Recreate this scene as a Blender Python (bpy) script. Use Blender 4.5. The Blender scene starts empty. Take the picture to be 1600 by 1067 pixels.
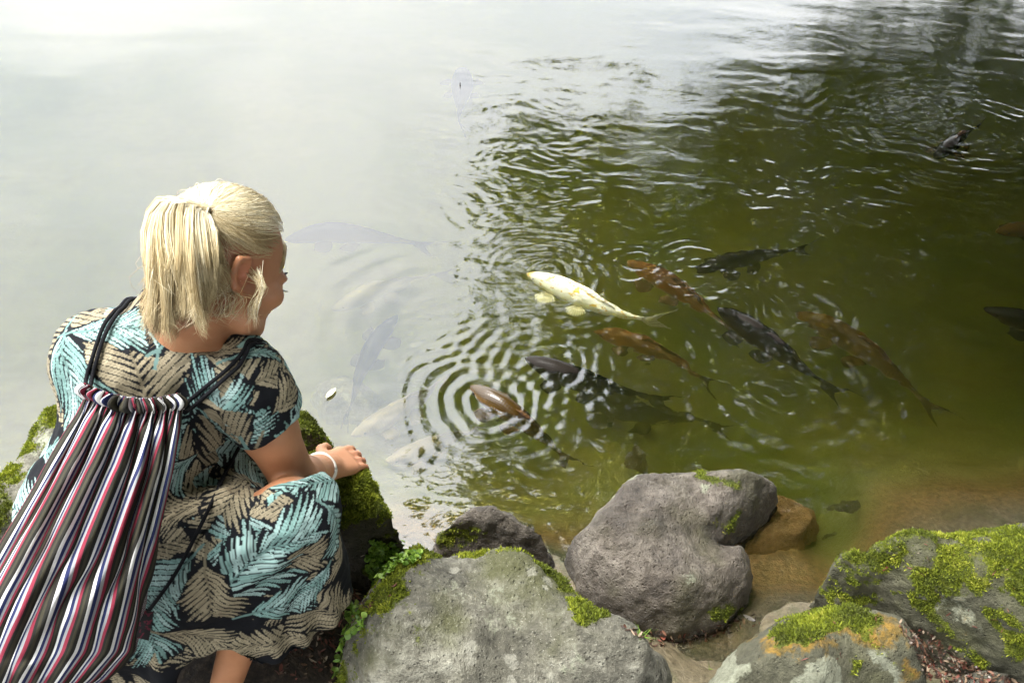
import bpy, math, random
import numpy as np
from mathutils import Vector
from mathutils.bvhtree import BVHTree

SC = bpy.context.scene
COL = SC.collection
R = math.radians

# ------------------------------------------------------------------ camera
CAM_H, PITCH, FPX = 1.85, R(40.0), 1244.0          # metres above the water, tilt down, focal length in photo pixels
cd = bpy.data.cameras.new('camera')
cd.sensor_width = 36.0
cd.lens = 36.0 * FPX / 1600.0
cd.clip_start = 0.02
cd.clip_end = 600.0
cam = bpy.data.objects.new('camera', cd)
COL.objects.link(cam)
cam.location = (0, 0, CAM_H)
cam.rotation_euler = (R(90) - PITCH, 0, 0)
SC.camera = cam

# ------------------------------------------------------------------ world: bright overcast sky
SUN_EL, SUN_AZ = R(72), R(-70)                     # azimuth from +Y towards +X
w = bpy.data.worlds.new('World'); SC.world = w; w.use_nodes = True
nt = w.node_tree; nt.nodes.clear()
out = nt.nodes.new('ShaderNodeOutputWorld'); bg = nt.nodes.new('ShaderNodeBackground')
sky = nt.nodes.new('ShaderNodeTexSky'); sky.sky_type = 'NISHITA'; sky.sun_disc = False
sky.sun_elevation = SUN_EL; sky.sun_rotation = SUN_AZ
sky.air_density = 1.0; sky.dust_density = 4.0
tc = nt.nodes.new('ShaderNodeTexCoord')
no = nt.nodes.new('ShaderNodeTexNoise'); no.inputs['Scale'].default_value = 2.6
no.inputs['Detail'].default_value = 5; no.inputs['Roughness'].default_value = 0.5
mp = nt.nodes.new('ShaderNodeMapping'); mp.inputs['Scale'].default_value = (1, 1, 2.0); mp.inputs['Location'].default_value = (3.1, 0.4, 1.7)
nt.links.new(tc.outputs['Generated'], mp.inputs[0]); nt.links.new(mp.outputs[0], no.inputs['Vector'])
rp = nt.nodes.new('ShaderNodeValToRGB')
rp.color_ramp.elements[0].position = 0.36; rp.color_ramp.elements[0].color = (0.70, 0.74, 0.77, 1)
rp.color_ramp.elements[1].position = 0.62; rp.color_ramp.elements[1].color = (1, 1, 0.99, 1)
nt.links.new(no.outputs[0], rp.inputs[0])
sc_ = nt.nodes.new('ShaderNodeMix'); sc_.data_type = 'RGBA'; sc_.blend_type = 'MULTIPLY'; sc_.inputs[0].default_value = 1
sc_.inputs['B'].default_value = (12.0, 12.1, 12.2, 1)
nt.links.new(rp.outputs[0], sc_.inputs['A'])
# overcast sky: three times brighter overhead than at the horizon
sp = nt.nodes.new('ShaderNodeSeparateXYZ'); nt.links.new(tc.outputs['Generated'], sp.inputs[0])
cz = nt.nodes.new('ShaderNodeMath'); cz.operation = 'MULTIPLY_ADD'; cz.use_clamp = True; nt.links.new(sp.outputs[2], cz.inputs[0]); cz.inputs[1].default_value = 0.64; cz.inputs[2].default_value = 0.36
ce = nt.nodes.new('ShaderNodeMix'); ce.data_type = 'RGBA'; ce.blend_type = 'MULTIPLY'; ce.inputs[0].default_value = 1
nt.links.new(sc_.outputs['Result'], ce.inputs['A']); nt.links.new(cz.outputs[0], ce.inputs['B'])
mx = nt.nodes.new('ShaderNodeMix'); mx.data_type = 'RGBA'; mx.inputs[0].default_value = 0.9
nt.links.new(sky.outputs[0], mx.inputs['A']); nt.links.new(ce.outputs['Result'], mx.inputs['B'])
nt.links.new(mx.outputs['Result'], bg.inputs[0])
bg.inputs[1].default_value = 0.1
nt.links.new(bg.outputs[0], out.inputs[0])

sl = bpy.data.lights.new('sun', 'SUN'); sl.energy = 0.8; sl.angle = R(18); sl.color = (1, 0.97, 0.92)
sun = bpy.data.objects.new('sun', sl); COL.objects.link(sun)
_d = Vector((math.sin(SUN_AZ) * math.cos(SUN_EL), math.cos(SUN_AZ) * math.cos(SUN_EL), math.sin(SUN_EL)))
sun.rotation_euler = (-_d).to_track_quat('-Z', 'Y').to_euler()
sun.location = _d * 20

SC.view_settings.view_transform = 'Standard'; SC.view_settings.look = 'None'
SC.view_settings.gamma = 1.0; SC.view_settings.use_curve_mapping = False
SC.view_settings.exposure = 2.88
SC.render.engine = 'CYCLES'
cy = SC.cycles
cy.use_denoising = True
cy.max_bounces = 9; cy.diffuse_bounces = 4; cy.glossy_bounces = 4; cy.transmission_bounces = 8; cy.transparent_max_bounces = 8
cy.volume_bounces = 1
cy.sample_clamp_indirect = 8.0

# ------------------------------------------------------------------ helpers
rng = np.random.default_rng(7)
CAMP = np.array([0, 0, CAM_H])
CF = np.array([0, math.cos(PITCH), -math.sin(PITCH)]); CU = np.array([0, math.sin(PITCH), math.cos(PITCH)]); CR = np.array([1.0, 0, 0])

def ray(px, py):
    return CF + CR * ((px - 800) / FPX) - CU * ((py - 533.5) / FPX)
def at(px, py, z):
    d = ray(px, py); return CAMP + d * ((z - CAM_H) / d[2])
def atd(px, py, t):
    return CAMP + ray(px, py) * t
def atw(px, py, z):
    """pixel -> point at depth z under the water, through the refracting surface"""
    p = at(px, py, 0); d = ray(px, py); d = d / np.linalg.norm(d)
    h = np.array([d[0], d[1]]); s = np.linalg.norm(h); h = h / s
    s2 = s / 1.33; c2 = math.sqrt(1 - s2 * s2)
    return np.array([p[0] + h[0] * s2 / c2 * (-z), p[1] + h[1] * s2 / c2 * (-z), z])
def proj(P):
    Q = np.asarray(P) - CAMP
    d = Q @ CF
    return 800 + (Q @ CR) / d * FPX, 533.5 - (Q @ CU) / d * FPX, d
def nrm(v):
    v = np.asarray(v, float); return v / (np.linalg.norm(v) + 1e-12)

def _hash(ix, iy, iz, seed):
    n = (ix * 374761393 + iy * 668265263 + iz * 2147483647 % 4294967291 + iz * 1274126177 + seed * 362437) & 0xffffffff
    n = ((n ^ (n >> 13)) * 1274126177) & 0xffffffff
    n = n ^ (n >> 16)
    return (n & 0xffff) / 32767.5 - 1.0
def vnoise(P, scale=1.0, seed=0):
    P = np.asarray(P, float) * scale
    I = np.floor(P).astype(np.int64); f = P - I; f = f * f * f * (f * (f * 6 - 15) + 10)
    r = 0
    for a in (0, 1):
        for b in (0, 1):
            for c in (0, 1):
                wgt = (f[:, 0] if a else 1 - f[:, 0]) * (f[:, 1] if b else 1 - f[:, 1]) * (f[:, 2] if c else 1 - f[:, 2])
                r = r + wgt * _hash(I[:, 0] + a, I[:, 1] + b, I[:, 2] + c, seed)
    return r
def fbm(P, scale=1.0, octs=4, seed=0, gain=0.5):
    r = 0; a = 1.0
    for k in range(octs):
        r = r + a * vnoise(P, scale * (2.03 ** k), seed + 17 * k); a *= gain
    return r
def smooth(e0, e1, x):
    t = np.clip((x - e0) / (e1 - e0), 0, 1); return t * t * (3 - 2 * t)

def mesh_obj(name, V, F, mat=None, parent=None, smooth_=True, attrs=None, uv=None):
    """F: (n,3) or (n,4) int array, or list of such arrays"""
    Fs = F if isinstance(F, list) else [F]
    me = bpy.data.meshes.new(name)
    V = np.asarray(V, np.float32)
    me.vertices.add(len(V)); me.vertices.foreach_set('co', V.ravel())
    nl = sum(f.size for f in Fs); npoly = sum(len(f) for f in Fs)
    me.loops.add(nl); me.polygons.add(npoly)
    idx = np.concatenate([np.asarray(f, np.int32).ravel() for f in Fs])
    me.loops.foreach_set('vertex_index', idx)
    st = []; s = 0
    for f in Fs:
        k = f.shape[1]; st.append(s + k * np.arange(len(f))); s += f.size
    me.polygons.foreach_set('loop_start', np.concatenate(st).astype(np.int32))
    if smooth_: me.polygons.foreach_set('use_smooth', np.ones(npoly, bool))
    me.update(calc_edges=True); me.validate()
    if attrs:
        for k, a in attrs.items():
            a = np.asarray(a, np.float32)
            if a.ndim == 1:
                at_ = me.attributes.new(k, 'FLOAT', 'POINT'); at_.data.foreach_set('value', a)
            elif a.shape[1] == 2:
                at_ = me.attributes.new(k, 'FLOAT2', 'POINT'); at_.data.foreach_set('vector', a.ravel())
            else:
                at_ = me.attributes.new(k, 'FLOAT_COLOR', 'POINT')
                if a.shape[1] == 3: a = np.c_[a, np.ones(len(a), np.float32)]
                at_.data.foreach_set('color', a.astype(np.float32).ravel())
    o = bpy.data.objects.new(name, me); COL.objects.link(o)
    if mat: me.materials.append(mat)
    if parent: o.parent = parent
    return o
def vnormals(o):
    n = np.empty(len(o.data.vertices) * 3, np.float32); o.data.vertex_normals.foreach_get('vector', n); return n.reshape(-1, 3)
def get_co(o):
    n = np.empty(len(o.data.vertices) * 3, np.float32); o.data.vertices.foreach_get('co', n); return n.reshape(-1, 3).astype(float)
def set_co(o, V):
    o.data.vertices.foreach_set('co', np.asarray(V, np.float32).ravel()); o.data.update()
def empty(name, loc=(0, 0, 0)):
    o = bpy.data.objects.new(name, None); o.empty_display_size = 0.1; o.location = loc; COL.objects.link(o); return o
def adopt(o, root):
    """parent o to root, keeping its world place"""
    o.parent = root
    if root.type == 'EMPTY':
        V = get_co(o) - np.array(root.location); set_co(o, V)
def tag(o, label=None, cat=None, group=None, kind=None):
    if label: o['label'] = label
    if cat: o['category'] = cat
    if group: o['group'] = group
    if kind: o['kind'] = kind
    return o

# signed distance grid + surface nets
class Grid:
    def __init__(s, lo, hi, h):
        s.lo = np.array(lo, float); s.h = h
        s.n = np.ceil((np.array(hi) - s.lo) / h).astype(int) + 1
        s.F = np.full(s.n, 0.2, np.float32)
    def pts(s, a, b):
        ax = [s.lo[i] + s.h * np.arange(a[i], b[i]) for i in range(3)]
        return np.stack(np.meshgrid(*ax, indexing='ij'), -1)
    def box(s, lo, hi):
        a = np.clip(np.floor((np.array(lo) - s.lo) / s.h).astype(int), 0, s.n); b = np.clip(np.ceil((np.array(hi) - s.lo) / s.h).astype(int) + 1, 0, s.n)
        return a, b
    def apply(s, lo, hi, fn, k=0.0, op='add'):
        a, b = s.box(lo, hi)
        if np.any(b <= a): return
        P = s.pts(a, b); d = fn(P).astype(np.float32)
        sl = s.F[a[0]:b[0], a[1]:b[1], a[2]:b[2]]
        if op == 'add':
            if k > 0:
                hh = np.maximum(k - np.abs(sl - d), 0) / k; v = np.minimum(sl, d) - hh * hh * k * 0.25
            else: v = np.minimum(sl, d)
        else:
            d = -d
            if k > 0:
                hh = np.maximum(k - np.abs(sl - d), 0) / k; v = np.maximum(sl, d) + hh * hh * k * 0.25
            else: v = np.maximum(sl, d)
        s.F[a[0]:b[0], a[1]:b[1], a[2]:b[2]] = v
    def cap(s, a, b, ra, rb, k=0.02, op='add'):
        a = np.asarray(a, float); b = np.asarray(b, float); pad = max(ra, rb) + k + 0.04
        ba = b - a; L2 = ba @ ba
        def fn(P):
            t = np.clip(((P - a) @ ba) / L2, 0, 1)
            return np.linalg.norm(P - a - t[..., None] * ba, axis=-1) - (ra + (rb - ra) * t)
        s.apply(np.minimum(a, b) - pad, np.maximum(a, b) + pad, fn, k, op)
    def ell(s, c, r, axes=None, k=0.02, op='add'):
        c = np.asarray(c, float); r = np.asarray(r, float); A = np.eye(3) if axes is None else np.asarray(axes, float)
        pad = r.max() + k + 0.04
        def fn(P):
            q = (P - c) @ A.T
            k0 = np.linalg.norm(q / r, axis=-1); k1 = np.linalg.norm(q / (r * r), axis=-1) + 1e-9
            return k0 * (k0 - 1) / k1
        s.apply(c - pad, c + pad, fn, k, op)
    def chain(s, pts, rad, k=0.02, op='add'):
        for i in range(len(pts) - 1): s.cap(pts[i], pts[i + 1], rad[i], rad[i + 1], k, op)
    def nets(s):
        F = s.F; ins = F < 0
        n = s.n
        cnt = np.zeros(n - 1, np.int8)
        cs = [(i, j, k) for i in (0, 1) for j in (0, 1) for k in (0, 1)]
        for (i, j, k) in cs:
            cnt += ins[i:n[0] - 1 + i, j:n[1] - 1 + j, k:n[2] - 1 + k]
        act = np.argwhere((cnt > 0) & (cnt < 8))
        idm = np.full(n - 1, -1, np.int64); idm[tuple(act.T)] = np.arange(len(act))
        acc = np.zeros((len(act), 3)); num = np.zeros(len(act))
        for ax in range(3):
            o1 = [a for a in range(3) if a != ax]
            for p in (0, 1):
                for q in (0, 1):
                    off = np.zeros(3, int); off[o1[0]] = p; off[o1[1]] = q
                    A = act + off; B = A.copy(); B[:, ax] += 1
                    fa = F[tuple(A.T)]; fb = F[tuple(B.T)]
                    m = (fa < 0) != (fb < 0)
                    t = np.where(m, fa / np.where(m, fa - fb, 1), 0)
                    pos = off.astype(float)[None] + 0 * acc; pos[:, ax] = pos[:, ax] + t
                    acc += pos * m[:, None]; num += m
        V = s.lo + s.h * (act + acc / np.maximum(num, 1)[:, None])
        quads = []
        for ax in range(3):
            u, v = (ax + 1) % 3, (ax + 2) % 3
            sl0 = [slice(None)] * 3; sl1 = [slice(None)] * 3
            sl0[ax] = slice(0, -1); sl1[ax] = slice(1, None)
            a_ = ins[tuple(sl0)]; b_ = ins[tuple(sl1)]
            e = np.argwhere(a_ != b_)
            e = e[(e[:, u] > 0) & (e[:, v] > 0) & (e[:, u] < n[u] - 1) & (e[:, v] < n[v] - 1)]
            fl = a_[tuple(e.T)]
            c = []
            for (du, dv) in ((-1, -1), (0, -1), (0, 0), (-1, 0)):
                q = e.copy(); q[:, u] += du; q[:, v] += dv; c.append(idm[tuple(q.T)])
            Q = np.stack(c, 1); Q[~fl] = Q[~fl][:, ::-1]
            quads.append(Q)
        Q = np.concatenate(quads); Q = Q[(Q >= 0).all(1)]
        return V, Q
def relax(V, Q, it=2, lam=0.5):
    E = np.concatenate([Q[:, [i, (i + 1) % Q.shape[1]]] for i in range(Q.shape[1])]); n = len(V)
    deg = np.bincount(E[:, 0], minlength=n) + np.bincount(E[:, 1], minlength=n)
    for _ in range(it):
        S = np.stack([np.bincount(E[:, 0], V[E[:, 1], c], n) + np.bincount(E[:, 1], V[E[:, 0], c], n) for c in range(3)], 1)
        V = V + lam * (S / np.maximum(deg, 1)[:, None] - V)
    return V

def inpoly(x, y, poly):
    x = np.asarray(x, float); y = np.asarray(y, float); r = np.zeros(x.shape, bool); n = len(poly)
    for i in range(n):
        x0, y0 = poly[i][:2]; x1, y1 = poly[(i + 1) % n][:2]
        c = ((y0 > y) != (y1 > y)) & (x < (x1 - x0) * (y - y0) / (y1 - y0 + 1e-12) + x0)
        r ^= c
    return r
def polydist(x, y, poly):
    d = np.full(x.shape, 1e9); n = len(poly)
    for i in range(n):
        a = np.array(poly[i][:2]); b = np.array(poly[(i + 1) % n][:2]); ba = b - a
        t = np.clip(((x - a[0]) * ba[0] + (y - a[1]) * ba[1]) / (ba @ ba + 1e-12), 0, 1)
        d = np.minimum(d, np.hypot(x - a[0] - t * ba[0], y - a[1] - t * ba[1]))
    return d

def tube(path, rad, n=8, closed_ends=True):
    path = np.asarray(path, float); m = len(path); rad = np.broadcast_to(np.asarray(rad, float), (m,))
    T = np.gradient(path, axis=0); T /= np.linalg.norm(T, axis=1)[:, None] + 1e-12
    up = np.array([0, 0, 1.0]) if abs(T[0][2]) < 0.9 else np.array([1.0, 0, 0])
    N = nrm(np.cross(T[0], up)); V = []
    for i in range(m):
        N = nrm(N - T[i] * (N @ T[i])); B = np.cross(T[i], N)
        a = np.arange(n) * 2 * np.pi / n
        V.append(path[i] + rad[i] * (np.cos(a)[:, None] * N + np.sin(a)[:, None] * B))
    V = np.concatenate(V); i = np.arange(m - 1)[:, None] * n; j = np.arange(n)[None]; j2 = (j + 1) % n
    Q = np.stack([i + j, i + j2, i + n + j2, i + n + j], -1).reshape(-1, 4)
    Fs = [Q]
    if closed_ends:
        V = np.vstack([V, path[0], path[-1]]); a = np.arange(n); c0 = m * n; e = (m - 1) * n
        Fs.append(np.concatenate([np.stack([np.full(n, c0), (a + 1) % n, a], 1), np.stack([np.full(n, c0 + 1), e + a, e + (a + 1) % n], 1)]))
    return V, Fs
def merge(parts):
    V = []; F = {}; o = 0
    for v, fs in parts:
        for f in (fs if isinstance(fs, list) else [fs]):
            F.setdefault(f.shape[1], []).append(f + o)
        V.append(v); o += len(v)
    return np.concatenate(V), [np.concatenate(f) for f in F.values()]
def spline(pts, n):
    P = np.asarray(pts, float); m = len(P)
    Pe = np.vstack([2 * P[0] - P[1], P, 2 * P[-1] - P[-2]])
    t = np.linspace(0, m - 1 - 1e-9, n); i = t.astype(int); f = (t - i)[:, None]
    a, b, c, d = Pe[i], Pe[i + 1], Pe[i + 2], Pe[i + 3]
    return 0.5 * (2 * b + (c - a) * f + (2 * a - 5 * b + 4 * c - d) * f ** 2 + (3 * b - 3 * c + d - a) * f ** 3)

# node material builder
class M:
    def __init__(s, name):
        s.m = bpy.data.materials.new(name); s.m.use_nodes = True; s.t = s.m.node_tree; s.t.nodes.clear()
        s.out = s.n('OutputMaterial')
    def n(s, typ, **kw):
        nd = s.t.nodes.new('ShaderNode' + typ)
        for k, v in kw.items():
            if k.startswith('_'): setattr(nd, k[1:], v)
            else:
                key = k.replace('__', ' ')
                s.set(nd.inputs[int(key[1:])] if key[0] == 'i' and key[1:].isdigit() else nd.inputs[key], v)
        return nd
    def set(s, sock, v):
        if isinstance(v, bpy.types.NodeSocket): s.t.links.new(v, sock)
        elif hasattr(v, 'outputs'): s.t.links.new(v.outputs[0], sock)
        else:
            if isinstance(v, tuple) and len(v) == 3 and sock.type == 'RGBA': v = v + (1,)
            sock.default_value = v
    def math(s, op, a, b=None, c=None, clamp=False):
        nd = s.t.nodes.new('ShaderNodeMath'); nd.operation = op; nd.use_clamp = clamp
        for i, v in enumerate((a, b, c)):
            if v is not None: s.set(nd.inputs[i], v)
        return nd.outputs[0]
    def mix(s, f, a, b, blend='MIX'):
        nd = s.t.nodes.new('ShaderNodeMix'); nd.data_type = 'RGBA'; nd.blend_type = blend
        s.set(nd.inputs[0], f); s.set(nd.inputs['A'], a); s.set(nd.inputs['B'], b); return nd.outputs['Result']
    def ramp(s, f, stops, interp='LINEAR'):
        nd = s.t.nodes.new('ShaderNodeValToRGB'); cr = nd.color_ramp; cr.interpolation = interp
        while len(cr.elements) < len(stops): cr.elements.new(0.5)
        for e, (p, c) in zip(cr.elements, stops):
            e.position = p; e.color = tuple(c) + (1,) if len(c) == 3 else c
        s.set(nd.inputs[0], f); return nd.outputs[0]
    def mr(s, v, a, b, c=0.0, d=1.0):
        nd = s.t.nodes.new('ShaderNodeMapRange'); nd.interpolation_type = 'SMOOTHSTEP'
        s.set(nd.inputs[0], v)
        for i, x in enumerate((a, b, c, d)): nd.inputs[i + 1].default_value = x
        return nd.outputs[0]
    def noise(s, scale, detail=4, rough=0.55, vec=None, dist=0.0):
        nd = s.n('TexNoise', Scale=scale, Detail=detail, Roughness=rough, Distortion=dist)
        s.set(nd.inputs['Vector'], vec if vec is not None else s.pos()); return nd.outputs[0]
    def pos(s):
        if not hasattr(s, '_p'): s._p = s.n('NewGeometry').outputs['Position']
        return s._p
    def attr(s, name, out='Fac'):
        return s.n('Attribute', _attribute_name=name).outputs[out]
    def bump(s, h, strength=0.5, dist=0.01, normal=None):
        nd = s.n('Bump', Strength=strength, Distance=dist, Height=h)
        if normal is not None: s.set(nd.inputs['Normal'], normal)
        return nd.outputs[0]
    def bsdf(s, **kw):
        nd = s.n('BsdfPrincipled', **kw); s.t.links.new(nd.outputs[0], s.out.inputs[0]); return nd
# ------------------------------------------------------------------ ground: bank, shore and pond bed as one sheet
def ground_h(x, y):
    P = np.stack([x, y, 0 * x], -1).reshape(-1, 3)
    n1 = fbm(P, 1.3, 3, 3).reshape(x.shape); n2 = fbm(P, 6.0, 3, 9).reshape(x.shape)
    ys = 1.40 + 0.10 * n1 - 0.16 * smooth(-0.75, -1.2, x) - 0.17 * np.exp(-((x - 0.08) / 0.34) ** 4) - 0.40 * np.exp(-((x - 0.74) / 0.30) ** 4)
    d = y - ys
    bank = 0.13 * smooth(0.0, -0.6, d) + 0.17 * smooth(-0.45, -1.2, d)
    bed = -0.52 * smooth(-0.02, 1.1, d) ** 0.8 - 0.16 * smooth(0.9, 4.5, d)
    z = np.where(d < 0, bank, bed) + 0.012 * n2 + 0.02 * n1
    # low sandy pocket between the boulders
    z = z - 0.06 * np.exp(-(((x - 0.42) / 0.20) ** 2 + ((y - 1.04) / 0.16) ** 2))
    z = z + 0.17 * np.exp(-(((x + 0.66) / 0.30) ** 4 + ((y - 0.90) / 0.33) ** 4))
    bl = np.exp(-(((x - 0.68) / 0.20) ** 4 + ((y - 1.24) / 0.17) ** 4)); z = z * (1 - bl) + bl * np.clip(z, -0.055, 0.2)
    # far banks of the pond
    far = smooth(26, 34, y) + smooth(13, 17, x - 0.15 * y) + smooth(-24, -30, x)
    z = z + np.clip(far, 0, 1) * 1.6 * (y > 0)
    return z
def axis_(lo, hi, c0, c1, fine, coarse, gr=1.25):
    a = list(np.arange(c0, c1, fine))
    s = fine; x = c1
    while x < hi: a.append(x); s = min(s * gr, coarse); x += s
    a.append(hi); s = fine; x = c0 - fine
    while x > lo: a.insert(0, x); s = min(s * gr, coarse); x -= s
    a.insert(0, lo); return np.array(a)
gx = axis_(-80, 80, -2.4, 2.4, 0.03, 4); gy = axis_(-60, 90, 0.3, 4.2, 0.03, 4)
X, Y = np.meshgrid(gx, gy, indexing='ij')
Z = ground_h(X, Y)
nx, ny = X.shape
i = np.arange(nx - 1)[:, None] * ny; j = np.arange(ny - 1)[None]
GQ = np.stack([i + j, i + ny + j, i + ny + j + 1, i + j + 1], -1).reshape(-1, 4)
m = M('soil_and_silt')
z = m.n('SeparateXYZ', Vector=m.pos()).outputs[2]
n = m.noise(9, 6, 0.65); nf = m.noise(60, 5, 0.7); nb = m.noise(1.6, 3)
soil = m.ramp(nf, [(0.3, (0.010, 0.007, 0.005)), (0.5, (0.030, 0.020, 0.012)), (0.68, (0.075, 0.052, 0.033))])
sand = m.ramp(nf, [(0.3, (0.07, 0.055, 0.030)), (0.6, (0.19, 0.155, 0.095))])
sand = m.mix(m.mr(n, 0.45, 0.65), sand, (0.07, 0.07, 0.028))
silt = m.ramp(n, [(0.3, (0.12, 0.09, 0.03)), (0.5, (0.23, 0.19, 0.07)), (0.7, (0.30, 0.25, 0.10))])
silt = m.mix(m.mr(nb, 0.4, 0.65), silt, (0.13, 0.15, 0.04))
silt = m.mix(m.mr(z, -0.17, -0.05), silt, m.ramp(nf, [(0.35, (0.12, 0.070, 0.020)), (0.6, (0.25, 0.155, 0.058))]))
dry = m.mr(m.math('ADD', z, m.math('MULTIPLY', m.math('SUBTRACT', n, 0.5), 0.1)), 0.085, 0.16)
c = m.mix(m.mr(z, -0.06, 0.0), silt, sand); c = m.mix(dry, c, soil)
m.bsdf(Base__Color=c, Roughness=m.mr(z, 0.0, 0.15, 0.35, 0.9), Normal=m.bump(m.math('ADD', nf, n), 0.6, 0.02))
ground = mesh_obj('ground', np.stack([X.ravel(), Y.ravel(), Z.ravel()], 1), GQ, m.m)
tag(ground, kind='structure')

# ------------------------------------------------------------------ water
RINGS = [(768, 628, 0.056, 0.0029, 0.30), (768, 628, 0.034, 0.0010, 0.22), (850, 572, 0.050, 0.0022, 0.28), (1130, 488, 0.075, 0.0032, 0.30, 0.03),
    (625, 655, 0.04, 0.0006, 0.10), (640, 695, 0.042, 0.0009, 0.12), (1590, 352, 0.055, 0.0012, 0.28), (1560, 480, 0.06, 0.0012, 0.28),
    (1500, 215, 0.085, 0.0014, 0.7, 0.1), (850, 430, 0.05, 0.0008, 0.35, 0.1), (1090, 410, 0.05, 0.0016, 0.30), (1000, 560, 0.06, 0.0022, 0.35),
    (700, 500, 0.12, 0.0011, 0.45, 0.35), (1255, 485, 0.06, 0.0016, 0.25), (990, 410, 0.05, 0.0014, 0.25), (1230, 610, 0.09, 0.0036, 0.32), (900, 640, 0.05, 0.0018, 0.3)]
def water_h(x, y):
    sh = x.shape; x = x.ravel(); y = y.ravel()
    P = np.stack([x, y, 0 * x], 1)
    wx = x + 0.10 * fbm(P, 2.1, 2, 40); wy = y + 0.10 * fbm(P, 2.1, 2, 41)
    def strip(ang, kx, ky, seed, octs=2):
        c, s = math.cos(R(ang)), math.sin(R(ang))
        return fbm(np.stack([(c * wx + s * wy) * kx, (-s * wx + c * wy) * ky, 0 * x], 1), 1.0, octs, seed, 0.45)
    calm = smooth(-0.7, 0.5, x + 0.35 * fbm(P, 0.9, 2, 44) + 0.06 * (y - 2.0))
    calm = 0.20 + 0.80 * calm
    patch = 0.25 + 0.75 * smooth(-0.25, 0.3, fbm(P, 1.5, 2, 45))
    fineok = smooth(7.5, 4.5, y)
    far = smooth(2.2, 4.8, y)
    h = calm * (1 - 0.62 * far) * (0.0014 * strip(-12, 4.6, 13.0, 50) + 0.0008 * strip(28, 7, 13, 55) + 0.0009 * strip(-38, 7, 15, 56)
        + 0.0021 * patch * fineok * strip(-24, 13, 27, 51) + 0.0013 * (0.3 + 0.7 * patch) * fineok * strip(20, 28, 36, 52))
    h = h + 0.004 * strip(-18, 0.8, 2.2, 53) + 0.0006 * smooth(2.4, 4.0, y) * smooth(-2.5, -0.3, x) * strip(-8, 5, 16, 54)
    # water stirred by the backs of the crowding fish
    stir = 0 * x
    for (sx_, sy_, sr_) in ((1180, 540, .24), (1290, 640, .24), (985, 610, .26), (900, 520, .22), (1455, 765, .14), (1090, 450, .22), (880, 690, .2), (1250, 300, .35)):
        c = at(sx_, sy_, 0); stir = np.maximum(stir, np.exp(-(((x - c[0]) ** 2 + (y - c[1]) ** 2) / sr_ ** 2)))
    h = h + stir * (0.0026 * strip(-42, 11, 24, 57) + 0.0013 * strip(15, 24, 36, 58))
    wob = 0.024 * np.stack([fbm(P, 5.5, 2, 60), fbm(P, 5.5, 2, 61)], 1)
    for a in RINGS:
        c = at(a[0], a[1], 0); r0 = a[5] if len(a) > 5 else 0.0
        d = np.hypot(x + wob[:, 0] - c[0], y + wob[:, 1] - c[1]) - r0
        brk = 0.35 + 0.65 * smooth(-0.4, 0.3, vnoise(P, 4.0, int(a[0])))
        h = h + a[3] * np.sin(2 * np.pi * d / a[2]) * np.exp(-(d / a[4]) ** 2) * brk * smooth(0.0, 0.03, np.hypot(x - c[0], y - c[1]))
    return h.reshape(sh)
wxa = axis_(-70, 70, -0.6, 2.9, 0.0102, 3.0, 1.06)
wya = np.concatenate([[-4, -1, 0.4], np.arange(1.12, 3.6, 0.0102)]); s_ = 0.0102; yy = wya[-1]
while yy < 70:
    s_ = min(s_ * 1.014, 0.030) if yy < 8 else s_ * 1.2
    yy += s_; wya = np.append(wya, yy)
X, Y = np.meshgrid(wxa, wya, indexing='ij'); nx, ny = X.shape
fade = smooth(16, 9, np.hypot(X, Y))
V = np.stack([X.ravel(), Y.ravel(), (water_h(X, Y) * fade).ravel()], 1)
i = np.arange(nx - 1)[:, None] * ny; j = np.arange(ny - 1)[None]
Q = np.stack([i + j, i + ny + j, i + ny + j + 1, i + j + 1], -1).reshape(-1, 4)
lid = len(V); x0, x1, y0, y1 = wxa[0], wxa[-1], wya[0], wya[-1]
# outer walls and floor close the body of water
per = np.concatenate([np.arange(nx) * ny, (nx - 1) * ny + np.arange(1, ny), np.arange(nx - 2, -1, -1) * ny + ny - 1, np.arange(ny - 2, 0, -1)])
Vb = V[per] * [1, 1, 0] + [0, 0, -2.4]; k = len(per); kk = (np.arange(k) + 1) % k
side = np.stack([per, lid + np.arange(k), lid + kk, per[kk]], 1)
cen = lid + k; floor_ = np.stack([np.full(k, cen), lid + kk, lid + np.arange(k)], 1)
V = np.vstack([V, Vb, [[(x0 + x1) / 2, (y0 + y1) / 2, -2.4]]])
m = M('pond_water')
fm = m.n('Mapping', Vector=m.pos()); fm.inputs['Scale'].default_value = (26, 60, 1); fm.inputs['Rotation'].default_value = (0, 0, R(-18))
fx = m.n('SeparateXYZ', Vector=m.pos()).outputs[0]
fine = m.math('MULTIPLY', m.noise(1.0, 2, 0.5, fm.outputs[0]), m.mr(fx, -0.6, 0.7, 0.05, 1.0))
nb_ = m.bump(fine, 1.0, 0.0006)
fr = m.n('Fresnel', IOR=1.62, Normal=nb_)
gl = m.n('BsdfGlossy', Color=(1, 1, 1), Roughness=0.0, Normal=nb_)
rf = m.n('BsdfRefraction', Color=(0.97, 0.98, 0.96), Roughness=0.0, IOR=1.33, Normal=nb_)
fac = m.math('MULTIPLY_ADD', fr.outputs[0], 0.68, 0.038)
mxs = m.n('MixShader', Fac=fac); m.set(mxs.inputs[1], rf); m.set(mxs.inputs[2], gl)
m.t.links.new(mxs.outputs[0], m.out.inputs[0])
va = m.n('VolumeAbsorption', Color=(0.63, 0.65, 0.03), Density=2.9)
vsc = m.n('VolumeScatter', Color=(0.62, 0.59, 0.20), Density=1.15, Anisotropy=0.3)
vad = m.n('AddShader'); m.set(vad.inputs[0], va); m.set(vad.inputs[1], vsc)
m.t.links.new(vad.outputs[0], m.out.inputs['Volume'])
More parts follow.
